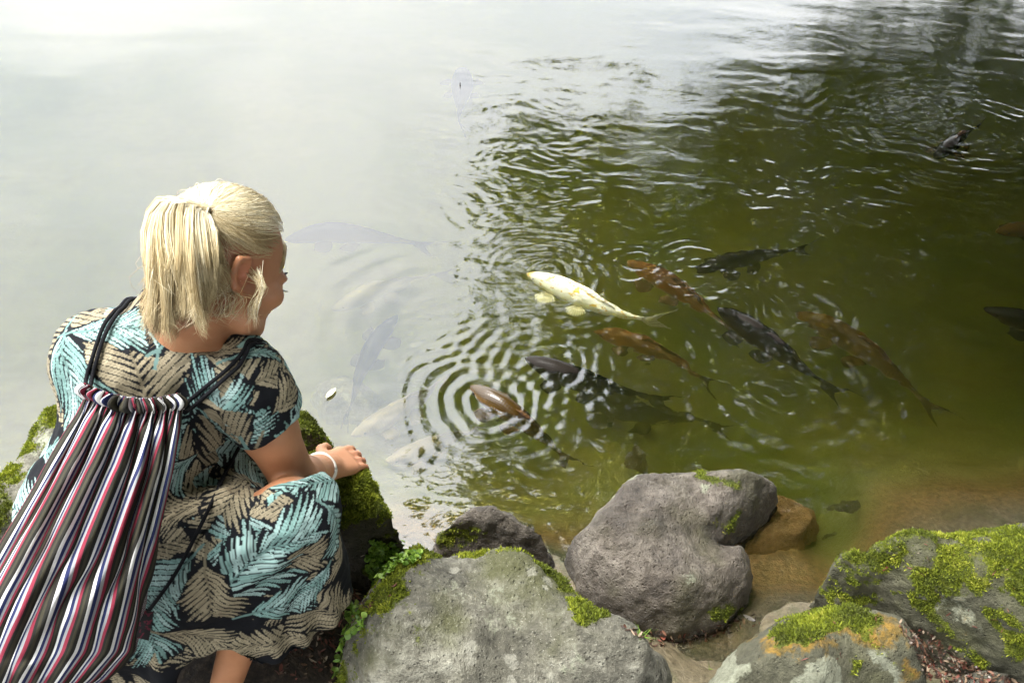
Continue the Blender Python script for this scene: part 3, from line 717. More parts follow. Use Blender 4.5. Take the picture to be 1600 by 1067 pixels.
PINK = fish_mat('carp_pale', (0.26, 0.20, 0.15), (0.32, 0.25, 0.18), (0.4, 0.33, 0.25), scale_k=0.15)
FGOLD = fin_mat('fin_pale', (0.88, 0.80, 0.55)); FBR = fin_mat('fin_brown', (0.12, 0.06, 0.025)); FBK = fin_mat('fin_dark', (0.03, 0.024, 0.02)); FPK = fin_mat('fin_pink', (0.3, 0.22, 0.16))
m = M('fish_eye'); m.bsdf(Base__Color=(0.01, 0.008, 0.005), Roughness=0.1); EYE = m.m
SKEY = np.array([0, .02, .06, .12, .2, .3, .42, .55, .68, .8, .9, 1.0])
HK = np.array([.018, .034, .052, .074, .098, .112, .112, .098, .072, .046, .030, .030])
WK = np.array([.024, .036, .050, .064, .076, .082, .080, .068, .046, .026, .012, .006])
def blade(root_a, root_b, tip_dirs, nrmv, uvs=1.0, th=0.0012):
    """thin fin membrane: root edge a->b, tips per station; slightly cupped, real thickness"""
    n = len(tip_dirs); t = np.linspace(0, 1, n)[:, None]
    base = root_a * (1 - t) + root_b * t; K = 6; V = []; A = []
    for k in range(K):
        f = k / (K - 1)
        V.append(base + tip_dirs * f + nrmv * 0.012 * math.sin(f * 2.6)); A.append(np.c_[np.full(n, f * 0.1), t[:, 0] * uvs, np.full(n, 0.5)])
    V = np.concatenate(V); A = np.concatenate(A)
    i = np.arange(K - 1)[:, None] * n; j = np.arange(n - 1)[None]
    Q = np.stack([i + j, i + j + 1, i + n + j + 1, i + n + j], -1).reshape(-1, 4)
    o = len(V); V2 = np.vstack([V + nrmv * th / 2, V - nrmv * th / 2]); Q2 = Q[:, ::-1] + o
    rim = np.concatenate([np.arange(n), np.arange(1, K) * n + n - 1, (K - 1) * n + np.arange(n - 2, -1, -1), np.arange(K - 2, 0, -1) * n])
    r2 = np.roll(rim, -1); S = np.stack([rim, rim + o, r2 + o, r2], 1)
    return V2, np.concatenate([Q, Q2, S]), np.vstack([A, A])
def fish(label, path, mat, fin, girth=1.0, L=None, pect=0.6, roll=0.0, group='carp in the pond', sink=.045):
    pts = [atw(a, b, z) if z < 0 else at(a, b, z) for (a, b, z) in path]
    pts = [p - np.array([0, 0, sink]) for p in pts]
    S = spline(pts, 60)
    seg = np.r_[0, np.cumsum(np.linalg.norm(np.diff(S, axis=0), axis=1))]; LL = seg[-1]
    if L: # keep a natural length: rescale about the head
        S = S[0] + (S - S[0]) * (L / LL); LL = L; seg = np.r_[0, np.cumsum(np.linalg.norm(np.diff(S, axis=0), axis=1))]
    body_L = LL * 0.84
    ss = np.linspace(0, 1, 46); C = np.stack([np.interp(ss * body_L, seg, S[:, k]) for k in range(3)], 1)
    T = np.gradient(C, axis=0); T /= np.linalg.norm(T, axis=1)[:, None]
    up = np.array([math.sin(roll), 0, math.cos(roll)])
    B = np.cross(T, up); B /= np.linalg.norm(B, axis=1)[:, None]; U = np.cross(B, T)
    hh = np.interp(ss, SKEY, HK) * body_L * girth * 1.15; ww = np.interp(ss, SKEY, WK) * body_L * girth * 1.15
    for a_ in (hh, ww):
        a_[1:-1] = (a_[:-2] + 2 * a_[1:-1] + a_[2:]) / 4
    n = 20; an = np.arange(n) * 2 * np.pi / n
    ca, sa = np.cos(an), np.sin(an)
    V = C[:, None] + (ww[:, None] * np.sign(sa) * np.abs(sa) ** 0.9)[..., None] * B[:, None] + (hh[:, None] * ca)[..., None] * U[:, None]
    suv = np.stack([np.broadcast_to((ss * body_L)[:, None], (46, n)), hh[:, None] * (np.minimum(an, 2 * np.pi - an))[None], np.broadcast_to((ca * 0.5 + 0.5)[None], (46, n))], -1)
    V = np.vstack([V.reshape(-1, 3), C[0] - T[0] * 0.012, C[-1]]); suv = np.vstack([suv.reshape(-1, 3), suv[0, 0:1], suv[-1, 0:1]])
    i = np.arange(45)[:, None] * n; j = np.arange(n)[None]; j2 = (j + 1) % n
    Q = np.stack([i + j, i + n + j, i + n + j2, i + j2], -1).reshape(-1, 4)
    a = np.arange(n); b = (a + 1) % n
    Tt = np.concatenate([np.stack([np.full(n, 46 * n), a, b], 1), np.stack([np.full(n, 46 * n + 1), 45 * n + b, 45 * n + a], 1)])
    root = empty('carp', C[20]); tag(root, label, 'fish', group)
    def put(nm, V_, F_, A_, mt):
        o = mesh_obj(nm, V_, F_, mt, attrs={'suv': np.c_[A_, np.ones(len(A_))]}); adopt(o, root); return o
    bd = put('body', V, [Q, Tt], suv, mat)
    def fr(s): k = s * 45; i0 = int(k); return C[i0], T[i0], B[i0], U[i0], hh[i0], ww[i0]
    # dorsal fin: long low sail
    c0, t0, b0, u0, h0, w0 = fr(.40); c1, t1, b1, u1, h1, w1 = fr(.76)
    nt_ = 14; k = np.linspace(0, 1, nt_); mid = [fr(.40 + .36 * q) for q in k]
    base = np.array([q[0] + q[3] * q[4] * 0.93 for q in mid]); hgt = body_L * 0.085 * (np.sin(np.pi * (0.16 + 0.8 * k)) ** 0.6) * (1 - 0.55 * k)
    tips = np.array([u0 * hh_ * 0.75 + t0 * hh_ * 0.9 for hh_ in hgt])
    Vb, Qb, Ab = blade(base[0], base[-1], tips, b0); Vb = Vb.reshape(2, 6, nt_, 3) + (base - np.linspace(base[0], base[-1], nt_))[None, None]
    put('dorsal_fin', Vb.reshape(-1, 3), Qb, Ab, fin)
    # paired fins
    for sname, s_, ln, ang, drop in (('pectoral_fin', .235, .135, pect, .35), ('pelvic_fin', .50, .10, pect * 0.8, .5)):
        for sg in (-1, 1):
            c, t, b, u, h_, w_ = fr(s_); dr = nrm(b * sg * math.sin(ang + 0.5) + t * math.cos(ang + 0.5) - u * drop); wd = nrm(t - dr * (t @ dr)); nv = np.cross(dr, wd)
            k = np.linspace(-1, 1, 9); r0 = c + b * sg * w_ * 0.82 - u * h_ * 0.55
            tp = np.array([dr * ln * body_L * (1 - 0.55 * abs(q) ** 2.2) + wd * q * 0.035 * body_L * 1.5 for q in k])
            put(sname, *blade(r0 - wd * .016, r0 + wd * .016, tp, nv), fin)
    # forked tail fin
    c, t, b, u = C[-1], nrm(S[-1] - C[-1]), B[-1], U[-1]; u = nrm(u - t * (u @ t)); b = np.cross(t, u)
    k = np.linspace(-1, 1, 15); ln = (LL - body_L) * (0.55 + 0.75 * np.abs(k) ** 1.4)
    tp = np.array([t * l_ + u * q * body_L * 0.13 for q, l_ in zip(k, ln)])
    put('tail_fin', *blade(c - t * 0.02 - u * hh[-1] * .9, c - t * 0.02 + u * hh[-1] * .9, tp, b), fin)
    # eyes
    for sg in (-1, 1):
        c, t, b, u, h_, w_ = fr(.085); p0 = c + b * sg * w_ * 0.9 + u * h_ * 0.25; r = 0.011 * body_L
        th = np.linspace(0, np.pi, 7)[1:-1]; ph = np.arange(10) * 2 * np.pi / 10
        Ve = np.array([p0 + r * np.array([math.sin(q) * math.cos(w2), math.sin(q) * math.sin(w2), math.cos(q)]) for q in th for w2 in ph] + [p0 + [0, 0, r], p0 - [0, 0, r]])
        ii = np.arange(4)[:, None] * 10; jj = np.arange(10)[None]; Qe = np.stack([ii + jj, ii + 10 + jj, ii + 10 + (jj + 1) % 10, ii + (jj + 1) % 10], -1).reshape(-1, 4)
        a = np.arange(10); Te = np.concatenate([np.stack([np.full(10, 50), a, (a + 1) % 10], 1), np.stack([np.full(10, 51), 40 + (a + 1) % 10, 40 + a], 1)])
        o = mesh_obj('eye', Ve, [Qe, Te], EYE); V_ = get_co(o) - np.array(root.location); set_co(o, V_); o.parent = bd
    return root
fish('bright white and gold koi swimming just under the surface', [(827, 428, -.05), (880, 450, -.06), (950, 482, -.065), (1000, 497, -.07), (1050, 497, -.08)], GOLD, FGOLD, pect=0.9, sink=.0)
fish('dark carp nosing up alone in the pale open water', [(722, 104, -.055), (722, 140, -.075), (718, 180, -.12), (716, 212, -.19), (735, 238, -.25)], GREYC, FBK, girth=1.05, L=0.80, pect=0.9, sink=.03)
fish('reddish black carp rolling with its dorsal fin out of the water, under the mirrored trees', [(1463, 248, -.05), (1490, 222, -.045), (1515, 202, -.05), (1538, 188, -.07), (1552, 178, -.09)], BLAK, FBR, L=0.62, girth=0.9, sink=.0)
fish('dark brown carp with tapering tail beyond the bronze one, its head turned to the koi', [(1092, 413, -.08), (1140, 400, -.09), (1200, 390, -.11), (1245, 381, -.13), (1285, 374, -.16)], BLAK, FBK, L=0.62, girth=0.85)
fish('rust-orange carp swimming close behind the white and gold koi', [(985, 402, -.08), (1030, 425, -.08), (1075, 455, -.09), (1115, 485, -.12), (1150, 508, -.15)], RUST, FBR, L=0.62)
fish('big black carp pushing a bow wave at the surface behind the koi tail', [(1125, 482, -.035), (1165, 508, -.06), (1220, 548, -.085), (1275, 590, -.12), (1330, 625, -.17)], BLAK, FBK, girth=1.05, sink=.0)
fish('bronze carp with clear netlike scales, its tail fading into the deep', [(1250, 482, -.10), (1300, 502, -.11), (1370, 548, -.12), (1430, 600, -.15), (1490, 650, -.2)], BRON, FBR, girth=0.95)
fish('golden brown carp breaking the surface with its smooth head amid the ripple rings', [(738, 604, -.004), (765, 622, -.012), (803, 647, -.045), (855, 690, -.13), (900, 725, -.22)], WETB, FBR, L=0.5, girth=0.95, sink=.0)
fish('dark red-brown carp breaking the surface beside the ripple rings', [(824, 560, -.006), (848, 570, -.020), (900, 590, -.065), (980, 612, -.13), (1060, 628, -.19)], BLAK, FBK, L=0.58, girth=0.95, sink=.0)
fish('dark red-brown carp crossing beneath the white and gold koi', [(930, 508, -.13), (980, 520, -.13), (1040, 545, -.14), (1090, 575, -.16), (1130, 600, -.19)], RUST, FBR, L=0.55, girth=0.9)
fish('black carp whose tail trails over the dark hollow beyond the two-lobed rock', [(905, 600, -.26), (960, 625, -.26), (1030, 640, -.28), (1100, 650, -.30), (1160, 668, -.32)], BLAK, FBK, L=0.6)
fish('dark brown carp stirring rings where the pond is darkest, under the trees', [(1562, 356, -.025), (1600, 352, -.04), (1660, 350, -.07), (1720, 352, -.1)], BRON, FBR, L=0.6)
fish('black carp nosing in beyond the bronze carp, alone over dark water', [(1545, 476, -.03), (1580, 486, -.045), (1640, 505, -.07), (1710, 530, -.12)], BLAK, FBK, L=0.62)
fish('shadowy grey carp drifting in front of the woman, far out', [(448, 372, -.09), (500, 362, -.09), (560, 368, -.11), (610, 376, -.14), (650, 384, -.18)], GREYC, FBK, L=0.7, sink=.02)
fish('faint grey carp curving through pale water toward the ripple rings', [(618, 486, -.05), (590, 520, -.09), (570, 560, -.12), (558, 600, -.16), (550, 640, -.2)], GREYC, FBK, L=0.55, girth=0.8)
fish('pale pinkish carp near the mossy ledge, the one farther from it', [(550, 664, -.12), (600, 640, -.14), (650, 610, -.18), (700, 580, -.22), (730, 560, -.26)], PINK, FPK, L=0.55, girth=0.9, sink=.07)
fish('pale pinkish carp near the mossy ledge, the one closer to it', [(603, 706, -.10), (650, 690, -.13), (700, 672, -.18), (750, 655, -.22)], PINK, FPK, L=0.45, girth=0.9, sink=.07)
fish('pale buff carp lying deep between the grey carp and the ripple rings', [(520, 470, -.32), (580, 445, -.32), (640, 430, -.34), (690, 420, -.36)], PINK, FPK, L=0.6, girth=0.9, sink=.07)
# ------------------------------------------------------------------ crouching woman
m = M('skin')
n = m.noise(14, 4, 0.6); n2 = m.noise(240, 3, 0.6)
c = m.ramp(n, [(0.3, (0.36, 0.160, 0.075)), (0.7, (0.46, 0.215, 0.11))])
c = m.mix(m.math('MULTIPLY', m.attr('flush'), 0.55), c, (0.50, 0.15, 0.09))
SKb = m.bsdf(Base__Color=c, Roughness=0.48, Normal=m.bump(n2, 0.12, 0.002)); SKb.inputs['Subsurface Weight'].default_value = 0.12; SKb.inputs['Subsurface Radius'].default_value = (0.012, 0.005, 0.003)
SKIN = m.m
# joints, metres (worked out from the photograph and adult proportions)
RH, LH = np.array([-.685, .835, .54]), np.array([-.845, .93, .54])
PEL = (RH + LH) / 2
RK, LK = np.array([-.385, .875, .735]), np.array([-.56, 1.20, .70])
RA, LA = np.array([-.56, .745, .335]), np.array([-.66, 1.10, .36])
C7 = np.array([-.575, 1.035, .985])
RS, LS = np.array([-.452, .985, .935]), np.array([-.715, 1.03, .95])
RE, RW = np.array([-.402, .965, .70]), np.array([-.412, 1.135, .54])
LE, LW = np.array([-.76, 1.20, .74]), np.array([-.68, 1.33, .60])
LUM = np.array([-.735, .905, .70]); THO = np.array([-.645, 1.005, .86])
# head frame, in terms of the view it was seen in
HC = atd(358, 412, 1.325)
al, ti = R(38), R(18)
hF = nrm(math.sin(al) * (math.cos(ti) * CR - math.sin(ti) * CU) + math.cos(al) * CF)
_u = math.sin(ti) * CR + math.cos(ti) * CU
hU = nrm(_u - hF * (_u @ hF)); hR = np.cross(hF, hU)
HA = np.stack([hR, hF, hU])
def hd(r, f, u): return HC + hR * r + hF * f + hU * u
lo = np.array([-1.05, .55, .24]); hi = np.array([-.18, 1.45, 1.28])
B = Grid(lo, hi, 0.0047)
# legs, pelvis, trunk
B.chain([RH, (RH + RK) / 2, RK], [.080, .070, .052], .03); B.chain([LH, (LH + LK) / 2, LK], [.080, .070, .052], .03)
for K, A_, sgn in ((RK, RA, 1), (LK, LA, 1)):
    d = nrm(A_ - K); bk = nrm(np.cross(d, np.cross(nrm(PEL - K), d)))
    B.chain([K, K + (A_ - K) * .3 + bk * .02, K + (A_ - K) * .62 + bk * .008, A_], [.048, .050, .038, .029], .03)
    fd = nrm(np.array([-bk[0], -bk[1], 0])); he = A_ + [0, 0, -.045]
    B.chain([he - fd * .03, he + fd * .08 + [0, 0, -.012], he + fd * .16 + [0, 0, -.02]], [.032, .034, .022], .03)
B.ell(PEL + [0, 0, .02], (.15, .11, .11), k=.05)
B.chain([PEL, LUM, THO], [.095, .088, .095], .05)
fwd_t = nrm([.25, .95, -.2])
B.ell(THO + fwd_t * .03, (.135, .095, .17), k=.05)
B.chain([THO + [.02, .03, .08], C7 + [0, .02, -.02]], [.09, .06], .05)
B.chain([LS, C7 + [0, .02, -.03], RS], [.052, .055, .052], .05)
# neck and head
B.chain([C7 + [0, .02, -.02], hd(0, -.035, -.09), hd(0, -.01, -.05)], [.058, .052, .05], .03)
B.ell(hd(0, -.012, .025), (.074, .095, .088), HA, .02)          # cranium
B.ell(hd(0, .040, -.035), (.058, .052, .075), HA, .025)         # face
B.ell(hd(0, .062, -.088), (.030, .026, .022), HA, .02)          # chin
for s in (-1, 1):
    B.chain([hd(s * .056, .000, -.045), hd(s * .048, .03, -.078), hd(s * .015, .068, -.094)], [.020, .019, .018], .02)   # jaw
    B.ell(hd(s * .042, .066, -.030), (.024, .022, .020), HA, .02)   # cheekbone
    B.ell(hd(s * .030, .080, .004), (.022, .012, .008), HA, .012)   # brow
    B.ell(hd(s * .032, .092, -.012), (.013, .012, .009), HA, .008, 'sub')
    # ear: rim and lobe with a hollow
    e0 = hd(s * .071, -.014, -.008); eo = nrm(hR * s + hF * -.35)
    rim = [e0 + hF * (.004) + hU * .012, e0 - hF * .004 + hU * .026 + eo * .010, e0 - hF * .020 + hU * .020 + eo * .015, e0 - hF * .022 - hU * .002 + eo * .013, e0 - hF * .010 - hU * .022 + eo * .008, e0 + hF * .002 - hU * .030 + eo * .003]
    B.chain(rim, [.0055, .006, .006, .006, .0065, .007], .006)
    B.ell(e0 - hF * .006, (.009, .017, .024), HA, .006)
    B.ell(e0 - hF * .004 + eo * .010 - hU * .002, (.007, .009, .013), HA, .004, 'sub')
B.chain([hd(0, .088, .0), hd(0, .104, -.026), hd(0, .108, -.036)], [.008, .010, .012], .012)       # nose
for s in (-1, 1): B.ell(hd(s * .012, .098, -.040), (.009, .010, .008), HA, .008)
B.ell(hd(0, .090, -.060), (.021, .010, .006), HA, .006); B.ell(hd(0, .088, -.070), (.018, .010, .006), HA, .006)
B.apply(hd(0, .09, -.065) - .04, hd(0, .09, -.065) + .04, lambda P: np.abs((P - hd(0, .098, -.065)) @ hU) + np.maximum(np.abs((P - hd(0, .098, -.065)) @ hR) - .02, 0) - .0012 + np.maximum(.0 - (P - hd(0, .094, -.065)) @ hF, 0), .002, 'sub')
# arms
B.chain([RS, RS + (RE - RS) * .45, RE], [.052, .048, .040], .02)
B.chain([RE, RE + (RW - RE) * .3, RW], [.040, .041, .027], .02)
B.chain([LS, LE, LW], [.050, .038, .026], .02); B.ell(RE + [.0, -.008, -.012], (.03, .03, .03), k=.02)
def hand(Wr, dirv, side, upv, k_):
    """palm with four fingers and a thumb; side points to the thumb"""
    d = nrm(dirv); s = nrm(side - d * (side @ d)); n_ = np.cross(s, d)
    if n_ @ upv < 0: n_ = -n_
    for q, w_ in ((-.027, .013), (-.009, .0145), (.009, .0145), (.026, .0135)):
        B.cap(Wr + s * q * .55, Wr + d * .082 + s * q, .017, w_, .012)
    L = ((.026, .064), (.0092, .072), (-.0085, .067), (-.0265, .052))
    for i_, (q, l_) in enumerate(L):
        kn = Wr + d * .085 + s * q + n_ * .002
        sp = nrm(d + s * q * 3.0)
        p1 = kn + nrm(sp - n_ * .12) * l_ * .45; p2 = p1 + nrm(sp - n_ * k_) * l_ * .32; p3 = p2 + nrm(sp - n_ * (k_ + .7)) * l_ * .26
        B.chain([kn, p1, p2, p3], [.0098, .0088, .0080, .0068], .003)
    t0 = Wr + d * .022 + s * .022; t1 = t0 + nrm(d * .7 + s * .75 - n_ * .2) * .042; t2 = t1 + nrm(d * .95 + s * .3 - n_ * .35) * .030; t3 = t2 + nrm(d + s * .1 - n_ * .5) * .022
    B.chain([t0, t1, t2, t3], [.014, .0115, .0100, .0085], .006)
    return d, s, n_
RHd = hand(RW + nrm(RW - RE) * .012, np.array([.42, .62, -.42]), np.array([-.60, .66, .25]), np.array([0, -.3, 1.0]), .35)
B.chain([RW - nrm(RW - RE) * .02, RW, RW + RHd[0] * .03], [.028, .026, .021], .02)
hand(LW, np.array([.55, .7, -.45]), np.array([.8, -.5, .2]), np.array([0, 0, 1.0]), .5)
V, Q = B.nets(); V = relax(V, Q, 2, .45)
fl = np.exp(-np.sum((V - hd(.085, -.01, -.01)) ** 2, 1) / .028 ** 2) + .5 * np.exp(-np.sum((V - (RW + RHd[0] * .13)) ** 2, 1) / .03 ** 2) + .35 * np.exp(-np.sum((V - RE) ** 2, 1) / .035 ** 2)
person = empty('person', (RA[0], RA[1], .30))
tag(person, 'crouching woman in a palm-print dress with tied-back blonde hair, reaching toward the pond', 'person')
body = mesh_obj('body', V, Q, SKIN, attrs={'flush': np.clip(fl, 0, 1)}); adopt(body, person)
DIRT_ = None
# eyes and lashes
m = M('eye_white'); m.bsdf(Base__Color=(.75, .72, .68), Roughness=.15); EW = m.m
m = M('lash'); m.bsdf(Base__Color=(.03, .018, .012), Roughness=.6); LASH = m.m
def ball(c_, r, nu=12, nv=8):
    th = np.linspace(0, np.pi, nv + 1); ph = np.arange(nu) * 2 * np.pi / nu
    Vv = np.array([c_ + r * np.array([math.sin(a) * math.cos(b_), math.sin(a) * math.sin(b_), math.cos(a)]) for a in th[1:-1] for b_ in ph] + [c_ + [0, 0, r], c_ - [0, 0, r]])
    k = nv - 1; ii = np.arange(k - 1)[:, None] * nu; jj = np.arange(nu)[None]
    Qq = np.stack([ii + jj, ii + nu + jj, ii + nu + (jj + 1) % nu, ii + (jj + 1) % nu], -1).reshape(-1, 4); a = np.arange(nu)
    return Vv, [Qq, np.concatenate([np.stack([np.full(nu, k * nu), a, (a + 1) % nu], 1), np.stack([np.full(nu, k * nu + 1), (k - 1) * nu + (a + 1) % nu, (k - 1) * nu + a], 1)])]
for s in (-1, 1):
    Vv, Fv = ball(hd(s * .031, .078, -.012), .0115); o = mesh_obj('eye', Vv, Fv, EW); adopt(o, person); o.parent = body; 
    parts = []
    for k in range(14):
        q = (k - 6.5) / 6.5; p0 = hd(s * .031 + q * .012, .0895 - .004 * q * q, -.012 - .003)
        parts.append(tube(spline([p0, p0 + hF * .005 - hU * .002 + hR * q * .002, p0 + hF * .009 + hR * q * .004], 5), [.0006, .0005, .0004, .0003, .0002], 4))
    Vv, Fv = merge(parts); o = mesh_obj('eyelashes', Vv, Fv, LASH); adopt(o, person); o.parent = body
    parts = []
    for k in range(26):
        q = k / 25; p0 = hd(s * (.014 + .034 * q), .0915 - .016 * q * q, .008 + .006 * math.sin(q * 2.6))
        parts.append(tube([p0, p0 + hR * s * .005 + hU * .002 + hF * .001], [.0007, .0003], 4))
    Vv, Fv = merge(parts); o = mesh_obj('eyebrow', Vv, Fv, LASH); adopt(o, person); o.parent = body
# bracelet of light strands with one metal link
m = M('bracelet_cord'); m.bsdf(Base__Color=(.72, .68, .62), Roughness=.5); BRC = m.m
m = M('bracelet_metal'); m.bsdf(Base__Color=(.55, .52, .48), Metallic=1.0, Roughness=.25); BRM = m.m
ax = nrm(RW - RE); e1 = nrm(np.cross(ax, [0, 0, 1.0])); e2 = np.cross(ax, e1)
parts = []; a = np.linspace(0, 2 * np.pi, 40)
for k, off in enumerate((-.012, -.0075, -.003, .002)):
    pc = RW - ax * (.016 + off) + (e1 * np.cos(a)[:, None] + e2 * np.sin(a)[:, None]) * (.0345 + .001 * np.sin(a * 3 + k)[:, None]) + ax * (.003 * np.sin(a * 2 + k))[:, None]
    parts.append(tube(pc, .0022, 6))
Vv, Fv = merge(parts); br = mesh_obj('bracelet', Vv, Fv, BRC); adopt(br, person)
cl = nrm(-e2 * .2 + CR * .3 - CF * .5 - CU * .8); cl = nrm(cl - ax * (cl @ ax)); pc = RW - ax * .014 + cl * .0355
sd_ = np.cross(cl, ax)
Vv, Fv = merge([tube([pc - sd_ * .010 + ax * q, pc + sd_ * .010 + ax * q], .0024, 8) for q in (-.006, .0, .006)])
o = mesh_obj('clasp', Vv, Fv, BRM); adopt(o, person); o.parent = br

# ------------------------------------------------------------------ dress
D = Grid(lo - .02, hi, 0.0049)
D.ell(PEL + [0, 0, .03], (.17, .135, .135), k=.05)
D.chain([PEL + [0, -.01, .02], LUM + [0, -.005, 0], THO], [.125, .118, .115], .06)
D.ell(THO + fwd_t * .025 + [0, 0, -.01], (.158, .112, .175), k=.06)
D.chain([THO + [.02, .02, .08], C7 + [0, .018, -.012]], [.10, .068], .05)
D.chain([LS + [-.005, 0, -.004], C7 + [-.02, .015, -.03], C7 + [.03, .015, -.03], RS + [.005, 0, -.004]], [.062, .066, .066, .062], .05)
# short cap sleeves
ra_ = nrm(RE - RS); so = nrm(np.array([.45, -.1, -.8]))
D.cap(RS, RS + ra_ * .085 + [.012, 0, 0], .066, .070, .04)
D.cap(LS, LS + np.array([-.02, .03, -.07]), .058, .058, .04)
# lap: cloth over both thighs and hanging from the knees
D.chain([RH, (RH + RK) / 2 + [0, 0, .01], RK + [0, 0, .005]], [.115, .098, .078], .05)
D.chain([LH, (LH + LK) / 2, LK], [.11, .095, .078], .05)
D.chain([PEL + [.10, .10, .03], (RK + LK) / 2 + [-.07, 0, -.06]], [.11, .07], .08)
hem = [np.array([-.375, .885, .45]), np.array([-.44, .825, .42]), np.array([-.515, .765, .41]), np.array([-.62, .735, .42])]
up_ = [RK + [.015, .01, -.02], RK + (RH - RK) * .22, RK + (RH - RK) * .5, RK + (RH - RK) * .85]
for a_, b_ in zip(up_, hem): D.cap(a_ + [0, -.015, 0], b_ + [0, -.01, 0], .062, .056, .05)
for a_, b_ in zip(up_[:-1], hem[:-1]): D.cap(a_ * .5 + b_ * .5 + [-.02, .03, 0], b_ + [-.02, .02, 0], .05, .045, .05)
D.chain([PEL + [0, 0, -.03], PEL + [-.02, -.02, -.14]], [.15, .15], .06)
# openings: flat hem and a hollow skirt above the shin, open sleeve, neckline
D.apply(lo, hi, lambda P: P[..., 2] - (.425 + .04 * np.sin(P[..., 0] * 30) * 0.3 + .10 * np.clip((-.38 - P[..., 0]) * 0, 0, 1)), .0, 'sub') if False else None
def hemcut(P):
    x = P[..., 0]; zc = np.interp(x, [-.9, -.64, -.57, -.50, -.45, -.36, -.28], [.36, .41, .505, .50, .425, .42, .44]) + .006 * np.sin(x * 70)
    return P[..., 2] - zc
D.apply(lo - .02, hi, hemcut, .01, 'sub')
D.chain([RA + [-.05, -.03, -.08], RA + (RK - RA) * .16], [.05, .036], .01, 'sub')
cut = RS + ra_ * .098
D.apply(cut - .16, cut + .16, lambda P: np.maximum(-((P - cut) @ nrm(ra_ + np.array([.25, 0, .1]))), np.linalg.norm(P - cut, axis=-1) - .125) , .006, 'sub')
D.cap(RS + ra_ * .055, RS + ra_ * .16, .0535, .056, .004, 'sub')
cutL = LS + np.array([-.05, .04, -.095]); dl = nrm(np.array([-.4, .35, -.85]))
D.apply(cutL - .12, cutL + .12, lambda P: np.maximum(-((P - cutL) @ dl), np.linalg.norm(P - cutL, axis=-1) - .10), .006, 'sub')
D.cap(C7 + [0, .02, -.01], C7 + [.004, .03, .03], .066, .060, .03)
nb0 = C7 + [0, .030, .062]; nd_ = nrm(hd(0, -.035, -.09) - nb0)
D.chain([nb0 + nd_ * .022, nb0 + nd_ * .12], [.053, .064], .008, 'sub')
D.ell(nb0 + nd_ * .02 + np.array([.05, .10, -.01]), (.07, .09, .06), k=.01, op='sub')
V, Q = D.nets(); V = relax(V, Q, 3, .5)
# keep the largest connected sheet only
def largest(V, Q):
    lab = np.arange(len(V))
    for _ in range(400):
        mn = lab[Q].min(1); new = lab.copy(); np.minimum.at(new, Q.ravel(), np.repeat(mn, 4)); new = new[new]
        if (new == lab).all(): break
        lab = new
    big = np.bincount(lab).argmax(); kp = lab == big; mp_ = np.cumsum(kp) - 1
    Q = Q[kp[Q].all(1)]; return V[kp], mp_[Q]
V, Q = largest(V, Q)
def subdiv(V, Q):
    E = np.sort(np.concatenate([Q[:, [i, (i + 1) % 4]] for i in range(4)]), 1)
    key = E[:, 0].astype(np.int64) * len(V) + E[:, 1]; uq, inv = np.unique(key, return_inverse=True)
    ev = np.stack([uq // len(V), uq % len(V)], 1); nv = len(V)
    em = V[ev].mean(1); fm = V[Q].mean(1); n = len(Q)
    e = (nv + inv).reshape(4, n); f = nv + len(ev) + np.arange(n)
    Q2 = np.concatenate([np.stack([Q[:, i], e[i], f, e[(i - 1) % 4]], 1) for i in range(4)])
    return np.vstack([V, em, fm]), Q2
V, Q = subdiv(V, Q); V = relax(V, Q, 2, .5)
tmp = mesh_obj('dress', V, Q); N = vnormals(tmp).astype(float)
# folds: drag lines between shoulders, round the waist and down the skirt
def fold_lines(V, a, b, n, amp, seed, reach):
    """soft parallel pleats running from a to b, fading sideways"""
    a = np.array(a); b = np.array(b); ax = nrm(b - a); q = V - a; s = q @ ax
    L = np.linalg.norm(b - a); perp = q - s[:, None] * ax; r = np.linalg.norm(perp, axis=1)
    ref = nrm(np.cross(ax, [0.3, 0.2, 1.0])); ph = np.arctan2(perp @ np.cross(ax, ref), perp @ ref)
    wv_ = np.sin(n * ph + 2.5 * vnoise(V, 9, seed) + 3 * vnoise(V, 4, seed + 1))
    return amp * wv_ * smooth(-.15, .1, s / L) * smooth(1.15, .9, s / L) * np.exp(-(r / reach) ** 4)
df = .0055 * (1 - 2.2 * np.abs(fbm(V * [1, 1, .5], 9, 3, 91)) ** .8) * .5 + .0035 * fbm(V * [1, 1, .55], 15, 3, 94) + .0022 * fbm(V, 34, 2, 92)
df = df + fold_lines(V, RH, RK, 5, .0045, 93, .2) + fold_lines(V, LUM - [0, 0, .08], THO, 8, .0040, 95, .2)
low = smooth(.60, .45, V[:, 2]); df = df + low * .006 * np.sin(V[:, 0] * 75 + V[:, 1] * 40 + 3 * vnoise(V, 7, 96))
tuck = np.exp(-((V - (PEL + RK) / 2 - [0, -.05, .10]) ** 2).sum(1) / .14 ** 2); df = df + tuck * .006 * np.sin(((V - PEL) @ nrm([.6, .1, -.8])) * 90 + 3 * vnoise(V, 10, 97))
V = V + N * df[:, None]; set_co(tmp, V); N = vnormals(tmp).astype(float)
DBVH = BVHTree.FromPolygons([tuple(v) for v in V[::1]], [tuple(int(k) for k in q) for q in Q])
def surf(px, py):
    d = nrm(ray(px, py)); h_ = DBVH.ray_cast(Vector(CAMP), Vector(d))
    return (np.array(h_[0]), np.array(h_[1])) if h_[0] is not None else (None, None)
